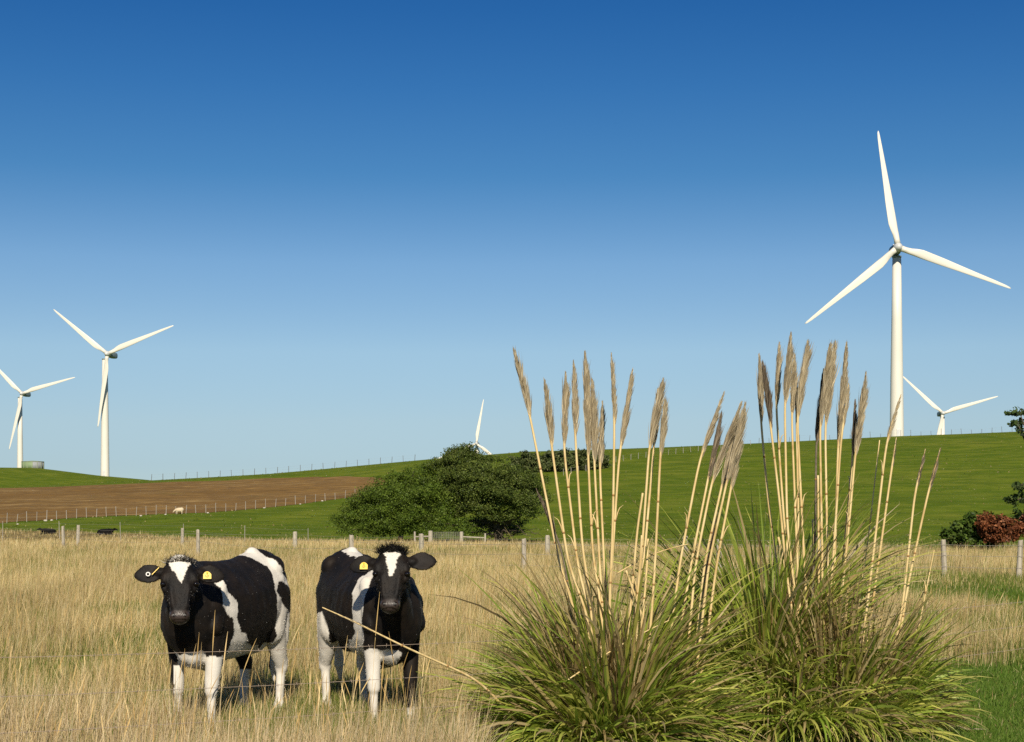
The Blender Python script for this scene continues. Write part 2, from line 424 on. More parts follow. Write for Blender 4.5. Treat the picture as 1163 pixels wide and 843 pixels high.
    curl = unit(np.cross(dirn, r.normal(0, 1, (n, 3))))[:, None]*(np.sin(t*5.5)[None, :, None]*L[:, None, None]*.16)
    path = base[:, None] + curl + dirn[:, None]*(t[None, :, None]*L[:, None, None]) + droop[:, None]*(L[:, None, None]*.45*(t[None, :, None]**2))
    wd = .0045*(1 - .75*t)[None]*r.uniform(.7, 1.3, n)[:, None]
    hc = np.array(hair_cols)[r.integers(0, len(hair_cols), n)]*r.uniform(.7, 1.2, (n, 1))
    V, Qd, C = ribbons(path, wd, unit(np.cross(dirn, r.normal(0, 1, (n, 3)))), hc)
    link('hair', mesh_np('hair', V, Qd, col=C), M_HAIR, root)
    for kind, s, along, up, w, h in tags:
        ang = ear_ang[0 if s > 0 else 1]
        u = unit(R @ np.array([math.sin(ang), s*math.cos(ang), -.12]))
        nn = R @ np.array([0, .25*s, 1.0]); nn = unit(nn - u*(nn @ u)); v = np.cross(nn, u)
        c0 = G(.092, .085*s, -.085) + u*along + R @ np.array([-up, 0, 0]) + nn*.030
        zax = -R[:, 0]; xax = unit(np.cross(R[:, 2], zax)); Rm = np.stack([xax, zax, R[:, 2]], 1)
        if kind == 'tag':
            o = np.array([(-.5, -.5), (.5, -.5), (.5, .12), (.28, .42), (.08, .5), (-.08, .5), (-.28, .40), (-.5, .12)])*np.array([w, h])
            k = MB(); k.loft([np.stack([c0 + Rm @ np.array([x, y, q]) for x, y in o]) for q in (0, .004)])
            for (x, y, ww, hh, an) in ((-.16, -.12, .05, .30, 0), (-.02, .03, .22, .05, .3), (.0, -.14, .20, .05, -.3), (.02, -.28, .24, .05, .2), (.2, -.1, .05, .26, .1)):
                ca, sa = math.cos(an), math.sin(an)
                k.box(c0 + Rm @ np.array([x*w, y*h, .0045]), (ww*w, hh*h, .0015), Rm @ np.array([[ca, -sa, 0], [sa, ca, 0], [0, 0, 1]]), mi=1)
            ob = k.build('ear_tag', [M_TAG, M_INK], root, False)
            MB().ellipsoid(c0 + Rm @ np.array([0, h*.3, .006]), (.007, .007, .004), Rm).build('stud', M_TAG, ob)
        elif kind == 'ring':
            k = MB(); aa = np.linspace(0, 2*math.pi, 25); k.tube(np.stack([c0 + Rm @ np.array([.0125*math.cos(q), .0125*math.sin(q), 0]) for q in aa]), .0042, 6)
            ob = k.build('ear_button', M_RING, root)
        elif kind == 'edge':
            ca, sa = math.cos(.75), math.sin(.75)
            MB().box(c0, (.005, .07, .012), Rm @ np.array([[ca, -sa, 0], [sa, ca, 0], [0, 0, 1]])).build('ear_tag', M_TAG, root, False)
    return root
def place(hind_px, hind_d, fore_px, fore_d):
    h, f = np.array([X_at(hind_px, hind_d), hind_d]), np.array([X_at(fore_px, fore_d), fore_d])
    v = f - h; yaw = math.atan2(v[1], v[0]); c = .5*(h + f); v /= np.linalg.norm(v)
    c = c + v*.055
    return np.array([c[0], c[1], float(zt(c[0], c[1]))]), yaw
def head_local(loc, yaw, wp, face):
    """photo position and facing of the head -> the cow's own frame"""
    p = rotz(-yaw) @ (wp - loc); return p, face - yaw
def paint_a(N, Q, hd):
    x, y, z = N.T; L = y > 0
    w = np.zeros(len(x), bool)
    w |= hd & (Q[:, 2] > -.10) & in_poly(Q[:, 1], Q[:, 0], [(.070, -.02), (.074, .055), (.05, .085), (.035, .13), (.008, .205), (-.012, .175), (-.03, .13), (-.055, .085), (-.068, .06), (-.064, .0), (-.03, -.02)])
    w |= L & ~hd & in_poly(x, z, PA_STRIP)
    w |= L & in_poly(x, z, PA_RUMP)
    w |= (z < .60) & (x < .30) & (x > -.34) & (np.abs(y) < .22)
    w |= in_poly(x, z, PA_HIND) & L
    w |= (x < -.3) & ~L & (z < .40)
    w |= (x > .3) & (x < .62) & (z < .60) & L
    w |= (x > .3) & (x < .62) & (z < .52) & ~L & ~((y < -.145) & (z > .27))
    w |= (x > .2) & (x < .66) & (z < .64) & (np.abs(y) < .115)
    w |= ~L & in_poly(x, z, [(-.42, 1.4), (-.2, 1.4), (-.32, 1.0), (-.6, .9)])
    return w
PA_STRIP = [(.46, 1.17), (.42, 1.20), (.36, 1.07), (.26, .99), (.29, .87), (.24, .76), (.16, .74), (.08, .66), (-.15, .64), (-.35, .60), (-.35, .48), (.30, .50), (.30, .69), (.30, .77), (.35, .87), (.45, .95), (.42, 1.08)]
PA_RUMP = [(-.16, 1.5), (-.43, 1.5), (-.42, 1.32), (-.43, 1.23), (-.50, 1.15), (-.80, 1.03), (-.80, .98), (-.44, 1.10), (-.39, 1.10), (-.33, 1.02), (-.31, 1.06), (-.35, 1.15), (-.35, 1.22), (-.24, 1.285)]
PA_HIND = [(-.34, 1.04), (-.31, .93), (-.34, .80), (-.36, .68), (-.34, .55), (-.3, 0), (-.9, 0), (-.9, .74), (-.6, .86), (-.46, .90), (-.37, 1.0)]
def paint_b(N, Q, hd):
    x, y, z = N.T; Rt = y < 0
    w = np.zeros(len(x), bool)
    w |= hd & (Q[:, 2] > -.10) & in_poly(Q[:, 1], Q[:, 0], [(.062, .03), (.066, .06), (.045, .085), (.034, .13), (.014, .225), (-.010, .225), (-.03, .13), (-.045, .08), (-.062, .055), (-.055, .03), (-.02, .045), (.02, .042)])
    w |= Rt & ~hd & in_poly(x, z, PB_STRIP)
    w |= in_poly(x, z, [(-.46, 1.33), (-.30, 1.295), (.1, 1.262), (.25, 1.24), (.25, 1.45), (-.46, 1.45)])
    w |= (x < -.3) & in_poly(x, z, PB_HIND)
    w |= (z < .585) & (x < .30) & (x > -.34) & (np.abs(y) < .2)
    w |= (x > .3) & (x < .66) & (z < .635) & (z > .0) & Rt & ((x > .44) | (z < .5))
    w |= (x > .3) & (x < .66) & (z < .20) & ~Rt
    w |= (x > .52) & (x < .72) & (z < .60) & (y > -.12) & (y < -.02)
    w |= ~Rt & in_poly(x, z, [(.08, 1.24), (-.1, 1.24), (-.2, .8), (0, .5), (.2, .7)])
    return w
PB_STRIP = [(.41, 1.18), (.34, 1.22), (.25, 1.14), (.26, 1.03), (.30, .91), (.30, .75), (.22, .69), (-.02, .64), (.1, .5), (.35, .55), (.42, .62), (.46, .70), (.46, .80), (.47, 1.0), (.43, 1.12)]
PB_HIND = [(-.9, .80), (-.40, .86), (-.32, .82), (-.32, .75), (-.33, .67), (-.42, .57), (-.45, 0), (-.9, 0)]
locA, yawA = place(297, 12.3, 222, 11.35)
hdA = 10.92; wpA = W(204, 631, hdA); faceA = math.atan2(-hdA, -wpA[0])
hA, fA = head_local(locA, yawA, wpA, faceA)
locB, yawB = place(391, 12.5, 446, 11.55)
hdB = 11.05; wpB = W(445, 620, hdB); faceB = math.atan2(-hdB, -wpB[0]) - .10
hB, fB = head_local(locB, yawB, wpB, faceB)
cowA = make_cow('black and white cow with a white rump band, the one away from the pampas grass', locA, yawA, hA, fA, math.radians(20), [(.0, .0, .0, .0), (.0, .0, .05, 0)], (.12, .06), paint_a,
                [(.012, .011, .01), (.012, .011, .01), (.3, .27, .22)], [('tag', 1, .10, -.02, .055, .054), ('ring', -1, .125, -.012, 0, 0), ('edge', -1, .075, .004, 0, 0)], 950, hair_l=.68)
cowB = make_cow('black and white cow with shaggy black poll, standing beside the pampas grass', locB, yawB, hB, fB, math.radians(22), [(.02, 0, .06, 0), (-.02, 0, -.02, .0)], (-.10, .10), paint_b,
                [(.012, .011, .01), (.008, .007, .007)], [('tag', -1, .11, -.022, .054, .052)], 1250, hair_l=.95)
# ------------------------------------------------------------------ land
def grid_mesh(name, U, Y, width):
    yy, uu = np.meshgrid(Y, U, indexing='ij'); xx = uu*width(yy); zz = zt(xx, yy)
    V = np.stack([xx, yy, zz], -1).reshape(-1, 3); n = len(U)
    i = (np.arange(len(Y) - 1)*n)[:, None] + np.arange(n - 1)[None]
    Q = np.stack([i, i + 1, i + n + 1, i + n], -1).reshape(-1, 4)
    return V, Q
Yg = np.concatenate([np.arange(-40, 6, 4.), np.geomspace(6, 60, 150), np.arange(60.5, 230, .8), np.arange(230, 470, 1.6), np.arange(470, 1000, 10), np.arange(1000, 3200, 100)])
V, Q = grid_mesh('ground', np.linspace(-1, 1, 420), Yg, lambda y: np.maximum(22 + .55*y, 30))
def m_land():
    t = NT('meadow and pasture'); P = t.pos()
    dry = t.attr('dry', 'Fac')
    a = t.noise(.05, 4, vec=t.pos((1, .7, 1))); b = t.noise(.55, 6, .7, vec=t.pos((.4, .8, 1))); c = t.noise(6, 4, .7, vec=t.pos((1, .5, 1)))
    e = t.noise(.2, 5, .65, vec=t.pos((.7, 1.2, 1)))
    g = t.ramp(a, [(.32, (.096, .150, .008)), (.5, (.130, .180, .012)), (.7, (.178, .208, .020))])
    g = t.mix(t.ramp(b, [(.35, (0, 0, 0)), (.7, (.85, .85, .85))]), g, (.195, .205, .030))
    g = t.mix(t.ramp(e, [(.40, (.75, .75, .75)), (.58, (0, 0, 0))]), g, (.070, .118, .008))
    g = t.mix(t.ramp(c, [(.3, (.5, .5, .5)), (.62, (0, 0, 0))]), g, (.058, .092, .006))
    # thistles, bare spots and droppings on the pasture
    v = t.new('ShaderNodeTexVoronoi', feature='F1'); t.l(t.pos((.22, .10, .2)), v.inputs['Vector']); v.inputs['Scale'].default_value = 1
    g = t.mix(t.ramp(v.outputs['Distance'], [(.03, (.7, .7, .7)), (.07, (0, 0, 0))]), g, (.17, .16, .05))
    s = t.ramp(t.noise(1.2, 5, .7, vec=t.pos((1, .4, 1))), [(.3, (.10, .085, .025)), (.55, (.26, .19, .075)), (.8, (.36, .27, .12))])
    col = t.mix(dry, g, s)
    h = t.math('ADD', t.noise(1.6, 5, .7, vec=t.pos((.7, 1, 1))), t.math('MULTIPLY', t.noise(.22, 3, .6, vec=t.pos((.7, 1.2, 1))), 2.2))
    m = t.out(col, .95, .04); t.bump(h, .7, .25); return m
me = mesh_np('ground', V, Q, smooth=True)
a = me.attributes.new('dry', 'FLOAT', 'POINT'); a.data.foreach_set('value', dry_mask(V[:, 0], V[:, 1]).astype(np.float32))
ground = tag(link('ground', me, m_land()), kind='structure')

# the ploughed field on the left rise
lo = [(-260, 601), (-120, 599), (0, 594.4), (62, 590.3), (103, 587.3), (160, 585.4), (190, 583.8), (240, 582.2), (300, 577.0), (360, 570.0), (400, 565.0), (425, 562.0), (440, 556)]
up = [(-260, 560), (-120, 557), (0, 554.6), (62, 553.2), (103, 551.4), (160, 549.4), (190, 547.9), (240, 546.4), (300, 543.6), (360, 542.0), (400, 541.4), (425, 542.3), (440, 548)]
A = np.array([cast(*p)[:2] for p in lo]); B = np.array([cast(*p)[:2] for p in up])
B[:, 1] = np.minimum(B[:, 1], 437)
def dens(P, n):
    s = np.linspace(0, len(P) - 1, n); return np.stack([np.interp(s, np.arange(len(P)), P[:, k]) for k in (0, 1)], 1)
LOW, UPP = dens(A, 240), dens(B, 240)
LOW[:, 1] += 1.2*(fbm(LOW[:, 0]/5, LOW[:, 0]*0 + 3) - .5); UPP[:, 1] += 3*(fbm(UPP[:, 0]/9, UPP[:, 0]*0) - .5)
k = np.linspace(0, 1, 220)[:, None, None]; XY = (LOW[None]*(1 - k) + UPP[None]*k).reshape(-1, 2)
furrow = .05*np.sin(XY[:, 1]*1.9 + .2*XY[:, 0]) + .10*(vnoise(XY[:, 0]/1.5, XY[:, 1]/1.5) - .5)
V = np.column_stack([XY, zt(XY[:, 0], XY[:, 1]) + .03 + (.10 + furrow)*np.minimum(1, 12*np.repeat(np.minimum(k.ravel(), 1 - k.ravel()), 240))])
i = (np.arange(219)*240)[:, None] + np.arange(239)[None]; Q = np.stack([i, i + 1, i + 241, i + 240], -1).reshape(-1, 4)
def m_plough():
    t = NT('ploughed soil')
    a = t.noise(.06, 5, .6, vec=t.pos((.35, 1.2, 1))); b = t.noise(.9, 5, .7, vec=t.pos((.25, 1, 1))); c = t.noise(.22, 4, .6, vec=t.pos((.12, 1.6, 1)))
    g = t.ramp(a, [(.3, (.178, .100, .028)), (.55, (.240, .138, .042)), (.75, (.31, .188, .062))])
    g = t.mix(t.ramp(c, [(.50, (0, 0, 0)), (.66, (.8, .8, .8))]), g, (.40, .27, .11))
    g = t.mix(t.ramp(b, [(.38, (.8, .8, .8)), (.6, (0, 0, 0))]), g, (.125, .075, .030))
    g = t.mix(t.ramp(t.noise(.5, 4, .7, vec=t.pos((.3, .8, 1))), [(.60, (0, 0, 0)), (.72, (.4, .4, .4))]), g, (.12, .13, .03))
    m = t.out(g, .95, .1); t.bump(t.noise(1.5, 4, .7, vec=t.pos((.5, 1, 1))), .8, .2); return m
plough = tag(link('ploughed_field', mesh_np('ploughed_field', V, Q, smooth=True), m_plough()), kind='structure')

# ------------------------------------------------------------------ meadow grass
PAMPAS = [(W(692, 847, 11.0)[:2], .62), (W(958, 840, 11.75)[:2], .66), (W(885, 836, 11.95)[:2], .45)]
def scatter(n, d0, d1, power, px0=-230, px1=1390):
    u = rng.random(n); e = 1 - power
    d = (d0**e + u*(d1**e - d0**e))**(1/e); px = rng.uniform(px0, px1, n); x = X_at(px, d)
    for c, r in PAMPAS:
        keep = np.hypot(x - c[0], d - c[1]) > r*.8; x, d = x[keep], d[keep]
    return x, d
def blades(x, y, h, w, col, lean=.25, S=3):
    n = len(x); z = zt(x, y); th = rng.uniform(0, 2*math.pi, n); ln = np.abs(rng.normal(0, lean, n))*h
    # a light breeze lays everything slightly to the right
    dx, dy = np.cos(th)*ln + .07*h, np.sin(th)*ln
    t = np.linspace(0, 1, S)
    P = np.stack([x[:, None] + dx[:, None]*t**1.8, y[:, None] + dy[:, None]*t**1.8, z[:, None] - .02 + h[:, None]*(t*(1 - .12*t*np.minimum(1, ln/h)[:, None]))], -1)
    prof = np.interp(t, [0, .55, 1], [1, .8, .12])
    sd = np.stack([np.cos(rng.normal(0, .9, n)), np.sin(rng.normal(0, .9, n)), np.zeros(n)], 1)
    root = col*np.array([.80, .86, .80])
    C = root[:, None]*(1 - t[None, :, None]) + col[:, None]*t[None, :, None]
    return ribbons(P, w[:, None]*prof[None], sd, C)
STRAW = np.array([(.62, .455, .200), (.54, .385, .165), (.70, .54, .265), (.46, .32, .130), (.60, .46, .24), (.36, .25, .10), (.75, .61, .34)])
GREEN = np.array([(.115, .155, .022), (.150, .185, .030), (.085, .120, .016), (.20, .21, .050)])
def straw(n): return STRAW[rng.integers(0, len(STRAW), n)]*rng.uniform(.72, 1.12, (n, 1))
def green(n): return GREEN[rng.integers(0, len(GREEN), n)]*rng.uniform(.75, 1.2, (n, 1))
def patch(x, y): return sstep((fbm(x/1.4 + 40, y/2.6) - .46)/.16)          # green, thinner spots within the dry stand
dryp, grnp = [], []
for n, d0, d1, pw, ws in ((270000, 8.2, 26, 1.35, .0034), (290000, 24, 75, 1.5, .0058), (140000, 70, 205, 1.6, .020)):
    x, y = scatter(n, d0, d1, pw); m = dry_mask(x, y); gp = patch(x, y)
    far = np.clip((y - 60)/60, 0, 1)
    keep = rng.random(len(x)) < m*(1 - .55*gp*(1 - far)); xs, ys = x[keep], y[keep]; k = len(xs)
    h = np.clip(rng.normal(.37, .10, k), .14, .66)*(1 - .35*patch(xs, ys))*(.75 + .5*fbm(xs/3, ys/4))*np.clip(m[keep] + .25, .3, 1)
    c = straw(k)*(.70 + .72*fbm(xs/1.3, ys/2.6))[:, None]*(1 + np.clip((14 - ys)/5, 0, 1)[:, None]*np.array([.06, .08, .30]))
    tuft = fbm(xs*3.1, ys*2.2); h = h*(.70 + .6*tuft)
    for cl in (locA, locB): h = h*(1 - .10*np.exp(-((xs - cl[0])**2 + (ys - cl[1])**2)/.8))
    gm = rng.random(k) < .10; c[gm] = green(gm.sum())*1.25
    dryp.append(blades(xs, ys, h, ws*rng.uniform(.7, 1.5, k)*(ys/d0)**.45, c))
    keep = rng.random(len(x)) < np.clip(m*gp*.85*(1 - far) + .26*m*(1 - far), 0, 1); xs, ys = x[keep] + .02, y[keep] + .01; k = len(xs)
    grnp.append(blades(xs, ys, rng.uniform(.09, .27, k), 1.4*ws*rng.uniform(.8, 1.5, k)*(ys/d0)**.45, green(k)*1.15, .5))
    keep = rng.random(len(x)) < (1 - m)*(.9 if d0 < 20 else .6); xs, ys = x[keep], y[keep]; k = len(xs)
    lush = np.where(rng.random((k, 1)) < .06, straw(k)*.8, green(k)*np.array([.80, 1.05, .8]))
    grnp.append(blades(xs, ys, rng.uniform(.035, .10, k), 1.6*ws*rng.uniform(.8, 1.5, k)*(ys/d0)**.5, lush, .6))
# dense short turf on the near right
x = rng.uniform(2.9, 8.0, 100000); y = rng.uniform(9.2, 18.5, 100000); m = dry_mask(x, y)
keep = rng.random(100000) < (1 - m); x, y = x[keep], y[keep]; k = len(x)
grnp.append(blades(x, y, rng.uniform(.03, .085, k), rng.uniform(.005, .010, k), green(k)*np.array([.78, 1.05, .75]), .7))
# coarser tufts and rushes over the pasture and along its skyline
x, y = scatter(26000, 78, 444, 1.05); keep = dry_mask(x, y) < .1; x, y = x[keep], y[keep]
keep = rng.random(len(x)) < sstep((fbm(x/9, y/9) - .42)/.2)*.8 + .12; x, y = x[keep], y[keep]; k = len(x)
ok = ~in_poly(x, y, np.concatenate([LOW, UPP[::-1]])); x, y = x[ok], y[ok]; k = len(x)
rush = green(k)*np.array([.80, .84, .8])*rng.uniform(.7, 1.25, (k, 1)); pale = rng.random(k) < .25; rush[pale] = straw(pale.sum())*.62
grnp.append(blades(x, y, rng.uniform(.08, .26, k), rng.uniform(.08, .30, k)*(y/300)**.5, rush, .5))
# tall seed stalks: a thin stem with a fuller head
def stalks(x, y, h, lean=.16):
    n = len(x); z = zt(x, y); t = np.array([0, .4, .72, .80, .90, 1.0]); th = rng.uniform(0, 2*math.pi, n); ln = np.abs(rng.normal(0, lean, n))*h
    P = np.stack([x[:, None] + (np.cos(th)*ln + .06*h)[:, None]*t**2, y[:, None] + (np.sin(th)*ln)[:, None]*t**2, z[:, None] + h[:, None]*t], -1)
    wd = np.array([.0028, .0024, .002, .0055, .0046, .001])[None]*rng.uniform(.8, 1.4, (n, 1))
    sd = np.stack([np.ones(n), rng.normal(0, .2, n), np.zeros(n)], 1)
    c = straw(n)*1.05; C = np.repeat(c[:, None], 6, 1); C[:, 3:] *= np.array([1.0, .92, .8])
    return ribbons(P, wd, sd, C)
x, y = scatter(1500, 8.6, 40, 1.5); keep = dry_mask(x, y) > .7; x, y = x[keep], y[keep]
dryp.append(stalks(x, y, np.clip(rng.normal(.48, .08, len(x)), .3, .7)))
sp = [(238, 690, 10.2), (219, 715, 10.0), (248, 717, 10.4), (259, 722, 10.3), (209, 732, 10.1), (196, 735, 10.5), (205, 728, 10.0), (225, 725, 10.0), (420, 668, 10.0), (455, 715, 10.1), (398, 712, 10.2), (384, 718, 10.4), (440, 728, 10.2), (475, 738, 10.3), (430, 742, 10.0), (465, 752, 10.0)]
xs = np.array([X_at(p[0], p[2]) for p in sp]); ys = np.array([p[2] for p in sp]); hs = np.array([Z_at(p[1], p[2]) for p in sp])
dryp.append(stalks(xs, ys, hs, .10))
M_GRASS = mat_leaf('meadow grass', .6, .2, .18)
V, Q, C = cat(dryp); tag(link('dry_grass', mesh_np('dry_grass', V, Q, col=C), M_GRASS), 'tall straw coloured dry grass covering the meadow', 'grass', kind='stuff')
V, Q, C = cat(grnp); tag(link('green_grass', mesh_np('green_grass', V, Q, col=C), M_GRASS), 'short green grass between and beside the dry stand', 'grass', kind='stuff')
# ------------------------------------------------------------------ pampas grass
def m_stem():
    t = NT('pampas stem'); n = t.noise(30, 4, vec=t.pos((1, 1, .12), obj=True)); n2 = t.noise(9, 4, vec=t.pos((1, 1, .6), obj=True))
    c = t.ramp(n, [(.25, (.50, .34, .13)), (.5, (.70, .52, .24)), (.75, (.78, .63, .34))])
    c = t.mix(t.ramp(n2, [(.58, (0, 0, 0)), (.72, (.7, .7, .7))]), c, (.42, .24, .07))
    return t.out(c, .45, .35)
M_STEM = m_stem(); M_NODE = mat_plain('stem node', (.34, .19, .07), .7, .2); M_OLD = mat_plain('old grey stem', (.16, .13, .09), .8, .2, .3, 30)
M_PLUME = mat_leaf('pampas plume', .8, .1, .35); M_BLADE = mat_leaf('pampas blade', .42, .30, .38)
PL = np.array([(.64, .535, .345), (.70, .59, .39), (.52, .43, .28), (.42, .35, .235), (.80, .69, .48)])
PL_GREY = np.array([(.34, .27, .19), (.26, .20, .14), (.42, .34, .24), (.20, .16, .11)])
def smooth_path(pts, n=26):
    pts = np.array(pts, float); s = np.concatenate([[0], np.cumsum(np.linalg.norm(np.diff(pts, axis=0), axis=1))]); s /= s[-1]
    if len(pts) < 3: q = np.linspace(0, 1, n)[:, None]; return pts[0]*(1 - q) + pts[-1]*q
    u = np.linspace(0, 1, n)
    out = np.stack([np.polyval(np.polyfit(s, pts[:, k], min(3, len(pts) - 1), w=np.full(len(pts), 1.0)), u) for k in range(3)], 1)
    return out
def plume_mesh(P, grey, full, r):
    """P runs from the plume's foot to its tip"""
    L = np.linalg.norm(np.diff(P, axis=0), axis=1).sum(); n = int(1150*full*(L/.45))
    s = np.linspace(0, 1, len(P)); u = r.beta(1.0, 1.25, n)
    base = np.stack([np.interp(u, s, P[:, k]) for k in range(3)], 1)
    T = np.gradient(P, axis=0); T = unit(T); ax = unit(np.stack([np.interp(u, s, T[:, k]) for k in range(3)], 1))
    th = r.uniform(0, 2*math.pi, n); a = unit(np.cross(ax, np.array([.2, 1, .1]))); b = np.cross(ax, a)
    rad = np.cos(th)[:, None]*a + np.sin(th)[:, None]*b
    breeze = np.array([.50, .15, -.05])
    wprof = np.interp(u, [0, .06, .25, .55, .85, 1], [.35, .85, 1, .80, .42, .12])*(.7 + .6*vnoise(u*9, np.full(n, r.uniform(0, 99))))
    ln = (.048 + .068*r.random(n))*wprof*full*(L/.42)**.5
    d = unit(ax*1.0 + rad*(.17 + .19*r.random(n))[:, None] + .16*breeze)
    t = np.array([0, .4, .75, 1.0])
    path = base[:, None] + d[:, None]*(ln[:, None]*t)[..., None] + (ax + .3*breeze - .9*rad*.3)[:, None]*(ln[:, None]*.25*t**2)[..., None]
    ln = np.where(r.random(n) < .07, ln*1.7, ln); path = base[:, None] + (path - base[:, None])*np.where(r.random(n) < .08, 1.45, 1)[:, None, None]
    wd = np.array([.0030, .0048, .0036, .0006])[None]*r.uniform(.7, 1.3, (n, 1))
    pal = PL_GREY if grey else PL
    c = pal[r.integers(0, len(pal), n)]*r.uniform(.75, 1.15, (n, 1))
    cs = c[:, None]*(np.array([1.08, 1.0, .82, .62])[None, :, None])  # sunlit core and dimmer grey fringe are put into each strand's colour
    V, Q, C = ribbons(path, wd, unit(np.cross(d, r.normal(0, 1, (n, 3)))), cs)
    return mesh_np('plume', V, Q, col=C)
def stem(root, pts_px, d_tip, foot, plume_from=None, r0=.0105, grey=False, full=1.0, seed=0, old=False):
    """pts_px: photo points from low to high; the stem grows from its foot on the ground through them"""
    r = np.random.default_rng(seed)
    n = len(pts_px); ds = np.linspace(foot[1] + (d_tip - foot[1])*.45, d_tip, n)
    P3 = [np.array([foot[0], foot[1], float(zt(foot[0], foot[1]))])] + [W(px, py, d) for (px, py), d in zip(pts_px, ds)]
    # passes through every point: piecewise with soft corners
    P3 = np.array(P3); s = np.concatenate([[0], np.cumsum(np.linalg.norm(np.diff(P3, axis=0), axis=1))]); u = np.linspace(0, s[-1], 60)
    P = np.stack([np.interp(u, s, P3[:, k]) for k in range(3)], 1)
    for _ in range(10): P[1:-1] = .25*P[:-2] + .5*P[1:-1] + .25*P[2:]
    top = 60
    if plume_from is not None: top = max(8, int(np.argmin(np.abs(P[:, 2] - W(0, plume_from, d_tip)[2])))) if not grey == 'low' else 44
    mb = MB(); St = P[:top + (10 if plume_from is not None else 0)]
    rad = np.linspace(r0, r0*.72, len(St)); 
    if plume_from is not None: rad[top:] = np.linspace(rad[top - 1], .002, len(rad) - top)
    mb.tube(St, rad, 7)
    # nodes and torn leaf sheaths
    for q in np.arange(.12 + .2*r.random(), .9, .21 + .1*r.random()):
        i = int(q*top); p = P[i]; t = unit(P[min(i + 1, 59)] - P[i - 1]); rr = rad[min(i, len(rad) - 1)]
        mb.tube(np.stack([p - t*.007, p, p + t*.007]), [rr*1.04, rr*1.16, rr*1.04], 7, mi=1)
        if r.random() < .5:
            a = r.uniform(0, 2*math.pi); e = np.array([math.cos(a), math.sin(a), 0]); o = p + e*rr
            mb.tube(np.stack([o, o + t*.05 + e*.006, o + t*.09 + e*.02, o + t*.11 + e*.045]), [.005, .005, .003, .0008], 4)
    ob = mb.build('stem', [M_OLD if old else M_STEM, M_NODE], root)
    if plume_from is not None:
        pl = link('plume', plume_mesh(P[top - 1:], bool(grey), full, r), M_PLUME, ob)
    return ob
LEAF = np.array([(.28, .345, .042), (.33, .39, .055), (.20, .28, .034), (.40, .43, .080), (.50, .48, .11), (.28, .36, .060)])
DRYL = np.array([(.46, .35, .16), (.36, .26, .11), (.55, .43, .22), (.26, .19, .09)])
def leaf_fountain(n, c, rbase, L0, el, bend, dry, r, az=None, squash=1.0, zoff=0.0):
    """arching blades: el = start elevation range, bend = how far each one nods over"""
    # the blades come up in tufts that share a direction
    nt_ = max(12, n//12); g = r.integers(0, nt_, n)
    tphi = r.uniform(0, 2*math.pi, nt_) if az is None else r.normal(az[0], az[1], nt_)
    tr = np.sqrt(r.random(nt_)); te = r.random(nt_)
    phi = tphi[g] + r.normal(0, .20, n); q = np.clip(tr[g] + r.normal(0, .06, n), 0, 1); rr = rbase*q
    ja = (r.normal(0, .5, nt_))[g] + r.normal(0, .12, n)
    bx = c[0] + np.cos(phi + ja)*rr; by = c[1] + np.sin(phi + ja)*rr
    e0 = np.radians(el[1] - (el[1] - el[0])*np.clip(q*.55 + .45*te[g], 0, 1) + r.normal(0, 5, n))
    bd = np.radians(bend[0] + (bend[1] - bend[0])*np.clip(r.random(nt_)[g] + r.normal(0, .15, n), 0, 1)); L = L0*np.clip(r.normal(1, .20, n), .45, 1.28)
    S = 9; t = np.linspace(0, 1, S); e = e0[:, None] - bd[:, None]*t[None]**1.6
    ds = L[:, None]/(S - 1); tw = phi[:, None] + r.normal(0, .25, n)[:, None]*t
    sx = np.cumsum(np.cos(e)*np.cos(tw)*ds, 1); sy = np.cumsum(np.cos(e)*np.sin(tw)*ds, 1); sz = np.cumsum(np.sin(e)*ds, 1)
    P = np.stack([bx[:, None] + sx, by[:, None] + sy*squash, zt(bx, by)[:, None] + zoff + sz], -1)
    P[..., 2] = np.maximum(P[..., 2], zt(P[..., 0], P[..., 1]) + .01 + .05*r.random((n, 1)))
    w = (.013 + .016*r.random(n))[:, None]*np.interp(t, [0, .25, .7, 1], [.8, 1, .7, .08])[None]
    tang = np.stack([-np.sin(phi), np.cos(phi), 0*phi], 1); em = e0 - .35*bd; axis = np.stack([np.cos(em)*np.cos(phi), np.cos(em)*np.sin(phi), np.sin(em)], 1)
    roll = r.normal(0, .9, n)[:, None]; side = np.cos(roll)*tang + np.sin(roll)*np.cross(axis, tang)      # each blade twists about its own axis
    isd = r.random(n) < dry*1.25
    c = np.where(isd[:, None], DRYL[r.integers(0, len(DRYL), n)], LEAF[r.integers(0, len(LEAF), n)])*r.uniform(.75, 1.35, (n, 1))
    C = np.repeat(c[:, None], S, 1)
    tipdry = (r.random(n) < .22)[:, None, None]*np.clip((t - .6)/.4, 0, 1)[None, :, None]
    C = C*(1 - .75*tipdry) + np.array([.38, .30, .12])*.75*tipdry
    return ribbons(P, w, unit(side), C)
def pampas(label, base, feet_r, stems, fountains, seed):
    r = np.random.default_rng(seed)
    root = empty('pampas_grass', (0, 0, 0)); tag(root, label, 'pampas grass', 'pampas grass clumps in the meadow')
    V, Q, C = cat([leaf_fountain(*f[:-1], r, **f[-1]) for f in fountains])
    link('foliage', mesh_np('foliage', V, Q, col=C), M_BLADE, root)
    for i, sdef in enumerate(stems):
        pts, pf, kw = sdef
        lowx = X_at(pts[0][0], base[1]); k = dict(kw); dd = k.pop('d', base[1] + r.uniform(-.28, .28))
        ft = k.pop('foot', None)
        if ft is None:
            dx = lowx - base[0]
            ft = (base[0] + np.clip(dx*.72, -feet_r, feet_r) + r.normal(0, .02), base[1] + (dd - base[1])*.6)
        stem(root, pts, dd, ft, pf, seed=seed*100 + i, **k)
    return root
